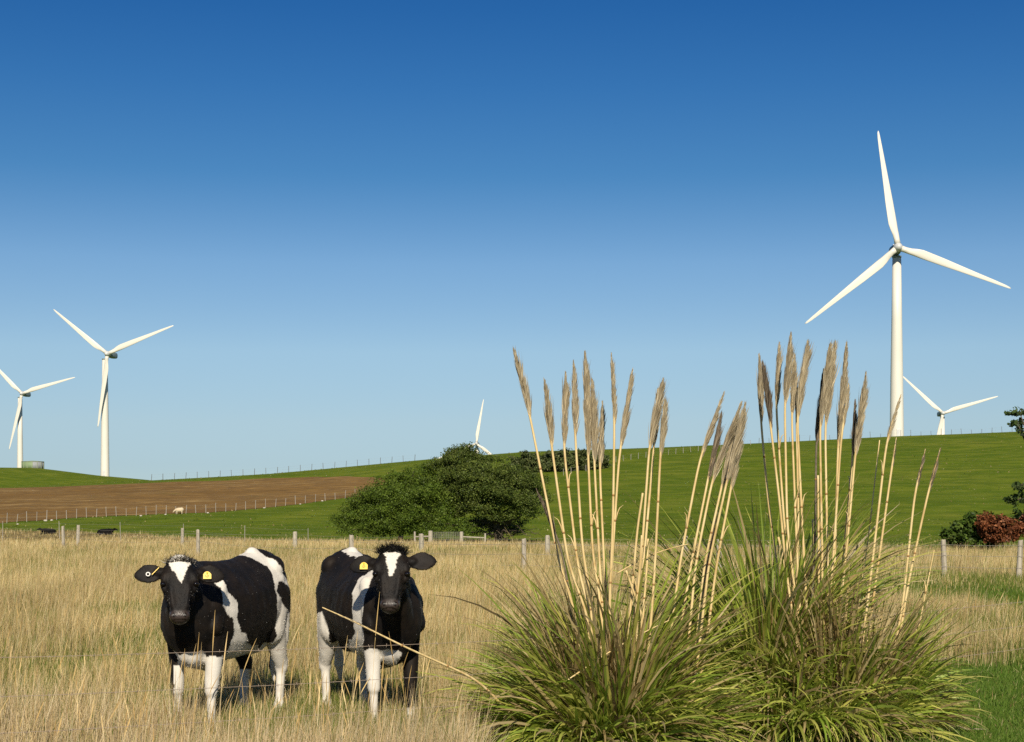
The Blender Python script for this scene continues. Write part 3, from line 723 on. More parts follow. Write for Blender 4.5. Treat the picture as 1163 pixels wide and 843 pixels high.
b1, b2 = W(692, 847, 11.0), W(950, 842, 11.75)
G_ = dict(grey=True); N_ = {}
S1 = [([(655, 700), (635, 640), (601, 468), (583, 396)], 470, dict(full=1.05)), ([(668, 700), (645, 640), (626, 503), (618, 432)], 503, N_), ([(672, 700), (657, 650), (640, 508), (642, 424)], 506, dict(full=1.05)),
      ([(672, 690), (661, 620), (653, 490), (651, 410)], 490, N_), ([(683, 690), (673, 630), (668, 520), (664, 401)], 515, N_), ([(685, 700), (681, 640), (675, 525), (672, 432)], 522, dict(full=1.1)), ([(690, 690), (686, 640), (681, 530), (684, 457)], 528, N_),
      ([(692, 690), (696, 600), (698, 476), (694, 402)], 476, dict(full=.85)), ([(692, 690), (695, 640), (703, 520), (718, 420)], 505, dict(full=.95)), ([(722, 690), (728, 640), (738, 500), (753, 430)], 505, dict(full=1.15)), ([(724, 690), (731, 640), (742, 515), (747, 442)], 505, N_),
      ([(740, 700), (744, 640), (750, 517), (755, 455)], 515, dict(full=1.1)), ([(762, 720), (772, 640), (795, 520), (822, 446)], 520, dict(full=.8)), ([(772, 720), (785, 640), (803, 550), (819, 470)], 545, G_), ([(780, 750), (790, 640), (810, 540), (842, 457)], 545, dict(full=.9)),
      ([(790, 770), (805, 640), (826, 545), (845, 463)], 548, dict(full=1.1)), ([(785, 790), (800, 640), (818, 560), (838, 470)], 555, N_), ([(797, 770), (814, 640), (832, 545), (846, 459)], 550, dict(full=1.1)),
      ([(648, 690), (640, 630), (622, 585), (609, 556)], 606, dict(grey=True, full=.75, old=True)), ([(795, 735), (800, 660), (808, 610), (815, 572)], 640, dict(grey=True, full=.6, old=True)),
      ([(722, 700), (727, 640), (729, 608)], None, N_), ([(731, 690), (735, 640), (736, 612)], None, N_), ([(692, 690), (694, 650), (693, 625)], None, N_), ([(716, 690), (724, 600), (730, 560)], None, N_), ([(730, 700), (718, 668), (711, 648)], None, N_), ([(690, 790), (684, 750), (683, 735)], None, dict(d=10.5))]
S2 = [([(885, 660), (873, 575), (864, 477), (862, 403)], 475, N_), ([(893, 650), (886, 575), (876, 490), (866, 412)], 485, G_), ([(902, 680), (891, 600), (881, 457), (885, 390)], 455, N_), ([(905, 690), (894, 600), (891, 455), (898, 379)], 455, dict(full=1.05)), ([(908, 690), (904, 600), (899, 472), (902, 402)], 470, N_),
      ([(916, 690), (912, 610), (905, 470), (917, 389)], 470, dict(full=1.25)), ([(905, 650), (907, 590), (905, 500), (904, 440)], 475, N_), ([(933, 720), (934, 640), (931, 480), (943, 391)], 478, dict(full=1.1)), ([(941, 720), (940, 640), (937, 480), (948, 390)], 478, dict(full=1.0)), ([(922, 690), (926, 600), (927, 500), (935, 420)], 500, dict(grey=True, full=1.0, old=True)),
      ([(943, 740), (948, 640), (952, 500), (961, 391)], 500, dict(full=1.0)), ([(941, 700), (946, 640), (955, 500), (964, 436)], 480, dict(full=.8)), ([(954, 690), (962, 620), (972, 510), (983, 425)], 515, dict(full=1.05)), ([(950, 690), (958, 630), (968, 525), (971, 455)], 520, dict(full=.8, grey=True)),
      ([(978, 740), (986, 680), (1007, 500), (1023, 449)], 500, dict(full=.75)), ([(984, 740), (992, 680), (1012, 537), (1018, 497)], 530, dict(full=.5, grey=True)), ([(1015, 740), (1025, 690), (1039, 560), (1051, 510)], 556, dict(full=.6, grey=True)), ([(1020, 735), (1032, 660), (1054, 560), (1068, 509)], 556, dict(full=.65, grey=True)),
      ([(975, 690), (985, 620), (999, 500)], None, dict(r0=.006)), ([(1040, 730), (1052, 670), (1061, 625)], None, dict(r0=.006)), ([(925, 720), (924, 640), (923, 590)], None, N_), ([(930, 700), (930, 640), (929, 540)], None, N_), ([(938, 790), (936, 740), (935, 700)], None, dict(d=11.4)), ([(902, 700), (893, 650), (884, 610)], None, dict(r0=.012))]
pi = math.pi
F1 = [(640, b1, .28, .92, (48, 86), (15, 75), .20, {}), (300, b1, .25, 1.16, (64, 85), (15, 60), .26, {}), (520, b1 + np.array([-.05, -.15, 0]), .40, .68, (20, 62), (15, 85), .20, dict(az=(-pi*.5, .9))),
      (300, b1 + np.array([-.05, -.05, 0]), .34, .82, (36, 68), (10, 75), .16, dict(az=(pi*1.0, .5))), (280, b1 + np.array([.12, -.1, 0]), .33, .72, (32, 70), (20, 85), .2, dict(az=(-pi*.2, .6))), (200, b1, .32, .85, (68, 90), (5, 40), .9, {})]
b2b = b2 + np.array([-.46, .25, 0]); b2c = b2 + np.array([.22, -.05, 0]); b2d = b2 + np.array([-.42, -.35, 0])
F2 = [(460, b2, .30, .82, (52, 86), (20, 90), .20, {}), (640, b2b, .20, 1.42, (66, 87), (20, 75), .14, {}), (440, b2b, .26, 1.12, (48, 75), (45, 110), .16, {}), (420, b2c, .22, .62, (40, 84), (20, 85), .2, {}), (240, b2c, .16, .86, (62, 84), (15, 60), .2, {}),
      (520, b2d, .40, .74, (30, 75), (45, 110), .16, {}), (460, b2 + np.array([-.05, -.25, 0]), .38, .60, (20, 62), (30, 95), .2, dict(az=(-pi*.5, .75))), (200, b2, .33, .9, (70, 90), (5, 40), .9, {}), (200, b2c + np.array([.0, -.1, 0]), .24, .52, (28, 62), (25, 80), .2, dict(az=(-.3, .5)))]
clump1 = pampas('pampas grass clump beside the cow, its plumes in front of the dark trees', b1, .42, S1, F1, 11)
clump2 = pampas('pampas grass clump with plumes rising in front of the tallest wind turbine', b2, .55, S2, F2, 12)
# the stem that has fallen across the second cow, still rooted in the near clump
ft = W(610, 812, 10.7)
def fallen():
    P3 = np.array([[ft[0], ft[1], .05], W(545, 773, 10.3), W(460, 735, 10.0), W(400, 705, 9.9), W(366, 690, 9.85)])
    s = np.linspace(0, 1, 40); k = np.array([0, .26, .60, .85, 1]); P = np.stack([np.interp(s, k, P3[:, j]) for j in range(3)], 1)
    for _ in range(8): P[1:-1] = .25*P[:-2] + .5*P[1:-1] + .25*P[2:]
    mb = MB().tube(P, np.linspace(.0105, .0035, 40), 7)
    for q in (9, 16, 24): mb.tube(np.stack([P[q] - .006*unit(P[q+1] - P[q]), P[q], P[q] + .006*unit(P[q+1] - P[q])]), [.009, .0105, .009], 7, mi=1)
    ob = mb.build('stem', [M_STEM, M_NODE], clump1); ob['label'] = 'fallen stem lying across in front of the cow'
    me = plume_mesh(P[28:], False, .30, np.random.default_rng(5)); link('plume', me, M_PLUME, ob)
fallen()
def cross_stem(root, a, b, r0):
    P = np.linspace(np.array(a), np.array(b), 20); P[:, 2] += .03*np.sin(np.linspace(0, pi, 20))
    MB().tube(P, np.linspace(r0, r0*.5, 20), 6).build('stem', M_STEM, root)
cross_stem(clump1, W(700, 652, 11.1), W(782, 618, 11.0), .006); cross_stem(clump1, W(640, 776, 10.4), W(770, 700, 10.8), .006)
# ------------------------------------------------------------------ trees and bushes
M_LEAF = mat_leaf('leaves', .55, .22, .15)
def m_bark():
    t = NT('bark'); n = t.noise(6, 5, .7, vec=t.pos((1, 1, .2), obj=True))
    m = t.out(t.ramp(n, [(.3, (.045, .034, .024)), (.7, (.15, .12, .085))]), .9, .1); t.bump(n, .8, .05); return m
M_BARK = m_bark()
def leaf_cloud(lobes, n, size, cols, r, clump=.45, up=.35):
    """small leaf cards gathered in twig-sized clumps around and inside the lobes"""
    big = np.array([(*c, *rr) for c, rr in lobes]); k = r.choice(len(big), len(big)*16, p=big[:, 3]*big[:, 5]/(big[:, 3]*big[:, 5]).sum())
    dd = unit(r.normal(0, 1, (len(k), 3))); cn = big[k, :3] + dd*big[k, 3:]*r.uniform(.55, 1.05, (len(k), 1)); rs = np.minimum(big[k, 3], big[k, 5])[:, None]*r.uniform(.20, .52, (len(k), 1))*np.array([1.25, 1.2, .72])
    lob = np.concatenate([np.column_stack([cn, rs]), np.column_stack([big[:, :3], big[:, 3:]*.62])]); vol = np.prod(lob[:, 3:], 1)**(2/3); pick = r.choice(len(lob), n//14, p=vol/vol.sum())
    d = unit(r.normal(0, 1, (len(pick), 3))); rad = r.beta(5, 1.3, len(pick))[:, None]*(.86 + .30*r.random((len(pick), 1)))
    cc = lob[pick, :3] + d*lob[pick, 3:]*rad
    tint = cols[r.integers(0, len(cols), len(pick))]*r.uniform(.6, 1.3, (len(pick), 1))
    N = len(pick)*14; ci = np.repeat(np.arange(len(pick)), 14)
    csz = clump*r.uniform(.6, 1.35, len(pick))[ci, None]
    p = cc[ci] + unit(r.normal(0, 1, (N, 3)))*csz*(r.random((N, 1))**.5)*np.array([1, 1, .7])
    nrm = unit(d[ci]*.8 + np.array([0, 0, up]) + r.normal(0, .65, (N, 3)))
    a = unit(np.cross(nrm, r.normal(0, 1, (N, 3)))); b = np.cross(nrm, a); s = size*r.uniform(.6, 1.4, (N, 1))
    V = np.stack([p - a*s, p - b*s*.55, p + a*s, p + b*s*.55], 1).reshape(-1, 3)
    C = np.repeat(tint[ci]*r.uniform(.8, 1.2, (N, 1)), 4, 0); Q = np.arange(N*4).reshape(-1, 4)
    return V, Q, C
def lobes_px(L, d, dep=.8, jit=None):
    out = []
    for i, q in enumerate(L):
        px, py, rx, ry = q[:4]; off = q[4] if len(q) > 4 else 0.0; s = d/F
        out.append((W(px, py, d + off), (rx*s, max(rx, ry)*s*dep, ry*s)))
    return out
def limb(mb, p0, p1, r0, r1, r, wob=.08, n=7):
    p0, p1 = np.array(p0, float), np.array(p1, float); L = np.linalg.norm(p1 - p0)
    P = p0 + (p1 - p0)*np.linspace(0, 1, n)[:, None]; P[1:-1] += r.normal(0, wob*L/n, (n - 2, 3))*1.5
    mb.tube(P, np.linspace(r0, r1, n), 7); return P
def plant(name, label, cat_, lobes, n, size, cols, seed, trunk=None, group=None, clump=.45, twigs=0):
    r = np.random.default_rng(seed); c = np.mean([np.array(l[0]) for l in lobes], 0)
    g = float(zt(c[0], c[1])) if trunk is None else float(zt(trunk[0], trunk[1]))
    bx, by = (c[0], c[1]) if trunk is None else trunk[:2]
    root = empty(name, (0, 0, 0)); tag(root, label, cat_, group)
    V, Q, C = leaf_cloud(lobes, n, size, np.array(cols), r, clump); link('crown', mesh_np('crown', V, Q, col=C), M_LEAF, root)
    mb = MB(); hz = c[2]; rt = (trunk[2] if trunk else .04*(hz - g) + .04)
    top = np.array([bx*.4 + c[0]*.6, by*.4 + c[1]*.6, hz]); limb(mb, (bx, by, g - .2), top, rt, rt*.5, r)
    for ctr, rr in lobes[:14]:
        st = np.array([bx, by, g]) + (top - np.array([bx, by, g]))*r.uniform(.25, .9); limb(mb, st, ctr, rt*.45, rt*.12, r, .2)
    for _ in range(twigs):
        a = np.array([bx, by, g + (hz - g)*r.uniform(.15, .5)]); e = a + np.array([r.normal(0, 2.6), r.normal(-.8, 1.0), r.uniform(-1.0, 1.0)])
        e[2] = max(e[2], g + .15); limb(mb, a, e, .07, .015, r, .3)
    mb.build('trunk', M_BARK, root); return root
DT = 158.0
PINE = [(.072, .104, .016), (.056, .084, .013), (.095, .128, .022), (.082, .108, .018), (.118, .142, .026)]
BROAD = [(.076, .122, .011), (.096, .142, .014), (.060, .098, .010), (.112, .155, .019)]
OLIVE = [(.085, .105, .030), (.105, .120, .038), (.066, .086, .024)]
pine_l = [(527, 524, 27, 14), (505, 529, 16, 10), (548, 527, 20, 12), (515, 540, 22, 12, -1), (540, 545, 30, 15, -2), (572, 543, 24, 14), (598, 550, 18, 15), (606, 566, 15, 14), (590, 572, 24, 13, -2), (560, 562, 28, 15, -3), (530, 562, 26, 16, -2),
          (575, 584, 18, 8, -2), (604, 582, 12, 7), (515, 578, 20, 14, -1), (552, 578, 18, 10, -3), (526, 511, 14, 6, 0), (520, 514, 15, 7, 1), (535, 514, 11, 7, 1), (540, 596, 22, 10, 3.5), (565, 598, 22, 10, 3.5), (585, 597, 16, 9, 3), (588, 536, 16, 10, 3)]
plant('pine_tree', 'large dark spreading pine with a hollow of bare twigs under its crown', 'tree', lobes_px(pine_l, DT), 90000, .088, PINE, 21, (X_at(566, DT), DT + .5, .42), None, .55, 60)
broad_l = [(392, 594, 17, 15), (412, 584, 19, 22), (436, 573, 24, 28), (462, 560, 26, 30, 1), (484, 548, 18, 22, 2), (455, 588, 30, 22, -2), (480, 578, 26, 26, -2), (500, 572, 20, 26), (425, 598, 28, 12, -2), (497, 596, 26, 13, -3), (520, 597, 18, 11, -3),
           (400, 602, 24, 8, -2), (446, 545, 18, 12, 2), (470, 535, 16, 8, 3), (535, 600, 14, 9, -3)]
plant('broadleaf_tree', 'low bright green rounded tree joined to the left of the dark pine', 'tree', lobes_px(broad_l, DT - 1), 105000, .080, BROAD, 22, (X_at(455, DT), DT, .3), None, .5)
# bushes on the rise behind
for i, (px, top, w, dpx, dens_, lab) in enumerate([(598, 512, 22, 536, 5200, 'olive bush on the rise, nearest to the dark pine'), (622, 511, 20, 536, 5000, 'olive bush on the rise with the most domed top, second from the dark pine'),
                                           (644, 509, 18, 535, 4600, 'olive bush on the rise, third from the dark pine'), (662, 510, 17, 534, 4200, 'olive bush on the rise, fourth from the dark pine'), (680, 513, 12, 532, 2600, 'smallest olive bush at the end of the bushes on the rise')]):
    p = cast(px, dpx); d = p[1]; hgt = dpx - top
    L = [(px - w*.45, dpx - hgt*.38, w*.55, hgt*.42), (px + w*.4, dpx - hgt*.40, w*.6, hgt*.42), (px, dpx - hgt*.55, w*.62, hgt*.45), (px + w*.2, dpx - hgt*.25, w*.8, hgt*.30, -1), (px - w*.2, dpx - hgt*.2, w*.8, hgt*.26, -1)]
    plant('bush', lab, 'bush', lobes_px(L, d), dens_, .26, OLIVE, 40 + i, (p[0], p[1], .18), 'bushes on the rise behind the pine', .6)
# right edge: green and rusty bushes behind the fence, and the boughs of a tall conifer
DB = 70.0
GB = [(.062, .105, .012), (.078, .125, .016), (.048, .085, .010), (.095, .14, .022)]
RB = [(.17, .056, .020), (.21, .070, .026), (.12, .038, .014), (.24, .095, .038)]
plant('bush', 'dark green rounded bush behind the fence, left of the rusty one', 'bush', lobes_px([(1100, 606, 20, 19), (1090, 612, 13, 15), (1116, 603, 18, 19), (1108, 614, 24, 13, -.3), (1122, 612, 12, 14), (1094, 604, 12, 14)], DB), 15000, .075, GB, 51, (X_at(1104, DB), DB, .05), None, .18)
plant('bush', 'rust red bush next to the dark green one', 'bush', lobes_px([(1128, 598, 15, 13), (1140, 604, 14, 12), (1120, 594, 8, 8), (1134, 610, 14, 8)], DB - 1.2), 8000, .065, RB, 52, (X_at(1132, DB), DB - 1.2, .05), None, .15)
plant('bush', 'rust red bush at the edge under the conifer bough', 'bush', lobes_px([(1160, 602, 14, 10), (1172, 598, 16, 13), (1182, 606, 14, 9), (1150, 606, 8, 7)], DB - 1.0), 7000, .065, RB, 53, (X_at(1168, DB), DB - 1, .05), None, .15)
DC = 84.0; CON = [(.045, .075, .018), (.06, .095, .024), (.03, .05, .014), (.085, .115, .032)]
con_l = [(1158, 468, 11, 6), (1155, 479, 9, 5), (1162, 492, 10, 5), (1154, 556, 13, 7), (1152, 570, 8, 6), (1156, 586, 11, 6), (1160, 468, 9, 5), (1166, 474, 12, 8), (1164, 490, 9, 4), (1172, 488, 14, 9), (1190, 470, 22, 16), (1200, 440, 20, 18), (1205, 410, 14, 14), (1208, 385, 9, 12), (1195, 500, 26, 14), (1215, 530, 30, 18), (1180, 520, 14, 6),
         (1160, 554, 12, 6, -2), (1151, 556, 5, 3, -2), (1163, 566, 9, 6, -2), (1157, 585, 6, 4, -2), (1165, 588, 10, 6, -2), (1190, 560, 26, 12, -2), (1185, 585, 22, 10, -2), (1235, 480, 24, 20), (1240, 550, 28, 20), (1222, 450, 16, 16)]
plant('conifer', 'tall conifer with only its bough tips reaching in at the edge', 'tree', lobes_px(con_l, DC), 17000, .13, CON, 54, (X_at(1214, DC), DC, .22), None, .22)

# ------------------------------------------------------------------ wind turbines
def m_white():
    t = NT('turbine white'); n = t.noise(.35, 4, .6, vec=t.pos((1, 1, .15), obj=True))
    return t.out(t.ramp(n, [(.3, (.70, .66, .56)), (.7, (.76, .725, .63))]), .4, .4)
M_WHITE = m_white(); M_NAC = mat_plain('nacelle grey', (.20, .25, .245), .45, .4, .12, .6); M_HUB = mat_plain('hub grey white', (.60, .60, .57), .35, .4, .1, .6)
def blade_mesh(R):
    st = [(.9, 1.7, 1.0, .5, 0), (2.2, 1.6, 1.0, .5, 0), (3.6, 1.75, .75, .45, 14), (5.2, 2.15, .45, .36, 14), (6.8, 2.45, .29, .33, 12), (9, 2.35, .22, .33, 9), (13, 2.15, .19, .33, 6), (18, 1.72, .17, .33, 3.5), (23, 1.34, .15, .33, 2), (28, 1.0, .14, .33, .8), (31, .74, .13, .33, 0), (32.4, .50, .12, .36, 0), (33, .2, .12, .4, 0)]
    n = 18; a = np.linspace(0, 2*math.pi, n, endpoint=False); rings = []
    for r, ch, tk, piv, tw in st:
        x = .5*(1 - np.cos(a)); th = np.sin(a)*.5
        env = np.where(tk > .9, 1, (1.25 - .95*x))                         # blunt nose, thin trailing edge
        u = (x - piv)*ch; v = th*ch*tk*env
        q = math.radians(tw); U = u*math.cos(q) - v*math.sin(q); V = u*math.sin(q) + v*math.cos(q)
        # u runs towards the trailing edge; a little of the blade's own sweep
        rings.append(np.stack([U, V + .0006*r*r*-1.0, np.full(n, r*R/33.0)], 1))
    b = MB(); b.loft(rings); return b.mesh('blade')
BLADE = blade_mesh(33.0); BLADE.materials.append(M_WHITE)
def lathe(prof, n=28):
    a = np.linspace(0, 2*math.pi, n, endpoint=False)
    return [np.stack([r*np.cos(a), r*np.sin(a), np.full(n, z)], 1) for z, r in prof]
def turbine(label, hub_px, d, phase, yaw, tower_px=None, ground=None, hub_h=None):
    hub = W(*hub_px, d); y = math.radians(yaw)
    ax = np.array([-math.sin(y), -math.cos(y), 0])                        # rotor axis, towards the wind
    foot = hub - ax*4.4
    if tower_px: foot[0] = X_at(tower_px, foot[1])
    gz = float(zt(foot[0], foot[1])) - .3
    top = hub[2] - 1.7
    root = empty('wind_turbine', (foot[0], foot[1], gz)); tag(root, label, 'wind turbine', 'white three bladed wind turbines on the hills')
    hgt = top - gz
    b = MB(); b.loft(lathe([(-1, 1.95), (0, 1.95), (hgt*.33, 1.74), (hgt*.66, 1.46), (hgt - .01, 1.2)])); tw = b.build('tower', M_WHITE, root)
    MB().box((0, -1.93, 1.5), (1.0, .16, 2.2)).build('door', M_HUB, tw, False)
    fl = MB(); fl.loft(lathe([(hgt - .6, 1.24), (hgt - .25, 1.32), (hgt, 1.32)])); fl.build('flange', M_NAC, tw)
    O = np.array([foot[0], foot[1], gz]); Rz = rotz(-y)
    off = hub - O
    # nacelle: a long rounded box behind the rotor
    prof = [(-2.6, .9, .9), (-2.4, 1.15, 1.1), (-1.2, 1.3, 1.3), (2.0, 1.35, 1.4), (3.9, 1.25, 1.3), (4.8, 1.0, 1.05), (5.0, .7, .8)]
    rings = []
    a = np.linspace(0, 2*math.pi, 20, endpoint=False)
    for yy, hw, hh in prof:
        ca, sa = np.cos(a), np.sin(a); rings.append(np.stack([np.sign(ca)*abs(ca)**.5*hw, np.full(20, yy + 4.2), np.sign(sa)*abs(sa)**.5*hh - .1], 1))
    nb = MB(); nb.loft([q @ Rz.T + off for q in rings]); nac = nb.build('nacelle', M_NAC, root)
    MB().box(Rz @ np.array([0, 7.4, 1.6]) + off, (.3, .3, 1.0)).build('wind_mast', M_HUB, nac, False)
    hb = MB(); hb.loft([np.stack([q[:, 0], q[:, 2], q[:, 1]], 1) @ Rz.T + off for q in lathe([(-1.75, .12), (-1.65, .45), (-1.3, .85), (-.6, 1.18), (.3, 1.28), (1.3, 1.22), (1.6, 1.1)])])
    hb.build('hub', M_HUB, root)
    for k in range(3):
        al = math.radians(phase + 120*k); z = np.array([math.sin(al), 0, math.cos(al)]); x = np.array([-math.cos(al), 0, math.sin(al)])
        M = Rz @ np.stack([x, np.cross(z, x), z], 1)
        o = bpy.data.objects.new('blade', BLADE); COL.objects.link(o); o.parent = root
        m4 = Matrix(M.tolist()).to_4x4(); m4.translation = Vector(off); o.matrix_local = m4
    return root
turbine('largest white wind turbine, standing tall above the right hand hill', (1020, 281), 440, -9.3, 4, 1018.5)
turbine('wind turbine standing on the green slope above the ploughed field', (122, 402), 707, 68.5, 9, 119.2)
turbine('wind turbine beside the round water tank, partly cut by the frame', (25, 447), 905, 74.5, 9, 22.8)
turbine('small distant wind turbine between the largest turbine and the conifer', (1071, 469.5), 900, 73, 0, 1070.3)
turbine('distant wind turbine mostly hidden, one blade rising above the dark pine', (541, 504), 1165, 9.3, 6)
# round water tank on the crest
tp = np.array([X_at(37.3, 722), 722.0]); g = float(zt(*tp)); tk = empty('water_tank', (tp[0], tp[1], g)); tag(tk, 'low round green and grey water tank on the crest beside a turbine', 'water tank')
def m_tank():
    t = NT('tank panels'); sx = t.new('ShaderNodeTexCoord'); s = t.new('ShaderNodeSeparateXYZ'); t.l(sx.outputs['Object'], s.inputs[0])
    return t.out(t.mix(t.ramp(t.math('ADD', t.math('MULTIPLY', s.outputs['X'], .1), .5), [(.62, (0, 0, 0)), (.66, (1, 1, 1))]), (.20, .27, .14), (.30, .31, .31)), .6, .3)
b = MB(); b.loft(lathe([(-.6, 4.9), (3.0, 4.9), (3.0, 4.75)], 40)); b.build('wall', m_tank(), tk)
b = MB(); b.loft(lathe([(2.9, 5.02), (3.12, 5.02), (3.35, 2.5), (3.5, .2)], 40)); b.build('roof', mat_plain('tank roof', (.26, .30, .20), .6), tk)
M_RIB = mat_plain('tank rib', (.33, .36, .24), .6)
for q in np.linspace(0, 2*math.pi, 14, endpoint=False): MB().box((4.93*math.cos(q), 4.93*math.sin(q), 1.4), (.22, .22, 3.0), rotz(q)).build('rib', M_RIB, tk, False)

# ------------------------------------------------------------------ fences and gate
def m_wood():
    t = NT('weathered wood'); n = t.noise(16, 5, .7, vec=t.pos((1, 1, .08), obj=True)); k = t.noise(3, 3, vec=t.pos(obj=True))
    c = t.ramp(n, [(.25, (.20, .17, .125)), (.5, (.41, .36, .275)), (.8, (.56, .50, .40))])
    c = t.mix(t.ramp(k, [(.58, (0, 0, 0)), (.75, (.6, .6, .6))]), c, (.22, .20, .15)); m = t.out(c, .85, .15); t.bump(n, .6, .01); return m
M_WOOD = m_wood(); M_WIRE = mat_plain('wire', (.30, .27, .23), .5, .4); M_RUST = mat_plain('rusty wire', (.36, .28, .21), .6, .3); M_PALE = mat_plain('pale stake', (.34, .31, .26), .7)
M_GREYPOST = mat_plain('grey post', (.115, .105, .09), .8)
def post_mesh(h, w, r, n=9):
    a = np.linspace(0, 2*math.pi, n, endpoint=False); jit = 1 + r.normal(0, .07, n); rings = []
    for z, s in ((-.35, 1.05), (h*.3, 1.02), (h*.7, .98), (h - .02, .95), (h, .80)):
        rings.append(np.stack([np.cos(a)*w/2*s*jit, np.sin(a)*w/2*s*jit, np.full(n, z) + (r.normal(0, .012, n) if z == h else 0)], 1))
    b = MB(); b.loft(rings); return b
def fence(label, pts, hs, w, mat, wires, group=None, wire_mat=None, lean=.03, seed=1, wr=.004, name='wire_fence', barbs=False):
    r = np.random.default_rng(seed); pts = [np.array(p, float) for p in pts]
    root = empty(name, pts[0]); tag(root, label, 'fence', group); O = pts[0]
    tops = []
    for p, h in zip(pts, hs):
        o = post_mesh(h, w*r.uniform(.9, 1.12), r).build('post', mat, root, False); o.location = Vector(p - O)
        o.rotation_euler = (r.normal(0, lean), r.normal(0, lean), r.uniform(0, 3))
    for f in wires:
        P = []
        for (p, h), (p2, h2) in zip(zip(pts[:-1], hs[:-1]), zip(pts[1:], hs[1:])):
            a, b = p + [0, -w*.5, h*f], p2 + [0, -w*.5, h2*f]; sag = .010*np.linalg.norm(b - a)
            for t in np.linspace(0, 1, 9)[:-1]: P.append(a + (b - a)*t - [0, 0, sag*4*t*(1 - t)])
        P.append(pts[-1] + [0, -w*.5, hs[-1]*f]); P = np.array(P) - O
        mb = MB().tube(P, wr, 5)
        if barbs:
            s = np.concatenate([[0], np.cumsum(np.linalg.norm(np.diff(P, axis=0), axis=1))])
            for q in np.arange(.1, s[-1], .13):
                c = np.array([np.interp(q, s, P[:, k]) for k in range(3)]); t = unit(np.array([np.interp(q + .01, s, P[:, k]) for k in range(3)]) - c)
                for _ in range(2):
                    e = unit(np.cross(t, r.normal(0, 1, 3)) + t*.3)*.014; mb.tube(np.stack([c - e, c, c + e]), [.0008, .0018, .0008], 4)
        mb.build('wire', wire_mat or M_WIRE, root)
    return root
def wp(px, top_py, d):
    x = X_at(px, d); g = float(zt(x, d)); return np.array([x, d, g]), Z_at(top_py, d) - g
# foreground: sagging barbed wire between the photographer and the cows
a, b = np.array([X_at(0, 8.71), 8.71]), np.array([X_at(1163, 14.2), 14.2])
ks = [-.12, 1.12]; P = [a + (b - a)*k for k in ks]; P = [np.array([*p, float(zt(*p))]) for p in P]
fence('barbed wire fence running in front of the cows and through the pampas grass', P, [1.0, 1.0], .11, M_WOOD, [.855, .64, .44], None, M_RUST, .0, 3, .0016, barbs=True)
row1 = [(-90, 592, 92), (72, 597.5, 76), (225, 602, 60), (399, 607.5, 49), (595, 612, 41.5), (816, 612.5, 40), (1073, 613.5, 40.2), (1157, 614, 39.2), (1290, 616, 38)]
q = [wp(*p) for p in row1]; fence('weathered wooden post and wire fence across the dry meadow, the nearer of two', [p for p, h in q], [max(.7, h) for p, h in q], .14, M_WOOD, [.88, .6, .3], None, None, .02, 5)
row2 = [(-40, 594, 108), (88, 596.5, 100), (207, 600, 90), (335, 604, 80), (479, 608.3, 70), (622, 611, 62), (779, 611.5, 60), (930, 612, 58)]
q = [wp(*p) for p in row2]; fence('second wooden post fence at the far side of the dry meadow', [p for p, h in q], [max(.8, h) for p, h in q], .20, M_WOOD, [.88, .6], None, None, .02, 6)
row3 = [(-30, 590, 140), (3, 592, 140), (68, 592, 140), (137, 593, 139), (208, 595, 138), (278, 597, 137), (350, 600, 136)]
q = [wp(*p) for p in row3]; fence('thin pale stakes and wire crossing the green grass by the lying black cows', [p for p, h in q], [max(1.0, h) for p, h in q], .05, M_PALE, [.9, .5], None, None, .03, 7)
def along(pxs, d0, d1):
    """points of the land under a row of photo pixels"""
    return [cast(x, y, d0, d1) for x, y in pxs]
def interp_px(path, step):
    path = np.array(path, float); s = np.concatenate([[0], np.cumsum(np.abs(np.diff(path[:, 0])))]); u = np.arange(0, s[-1], step)
    return [(np.interp(v, s, path[:, 0]), np.interp(v, s, path[:, 1])) for v in u]
q = along(interp_px([(-60, 598)] + [(x, y + .4) for x, y in lo[2:-1]], 11.3), 60, 460); r_ = np.random.default_rng(4)
fence('thin pale post fence along the lower edge of the ploughed field', q, [1.3*r_.uniform(.85, 1.15) for _ in q], .085, M_PALE, [.9, .5], 'thin fences on the far hills', None, .04, 8, .006)
def crest(px0, px1, step, extra=0.0):
    out = []
    for px in np.arange(px0, px1, step):
        y = YC - 3 + extra; out.append(np.array([X_at(px, y), y, float(zt(X_at(px, y), y))]))
    return out
q = crest(172, 480, 13); fence('thin dark fence on the skyline above the ploughed field', q, [1.7]*len(q), .12, M_GREYPOST, [.9, .5], 'thin fences on the far hills', None, .04, 9, .006)
q = crest(862, 1215, 11.5); r_ = np.random.default_rng(6); fence('thin dark fence on the skyline at the foot of the largest turbine', q, [1.5*r_.uniform(.7, 1.25) for _ in q], .10, M_GREYPOST, [.9, .5], 'thin fences on the far hills', None, .05, 10, .006)
q = along(interp_px([(640, 540), (665, 535.5), (700, 525), (735, 519.5), (770, 515.5), (805, 511), (835, 507.5), (858, 505)], 8.5), 150, 440)
fence('thin pale post fence climbing the green hill behind the plumes', q, [1.35]*len(q), .10, M_PALE, [.9, .5], 'thin fences on the far hills', None, .04, 11, .006)
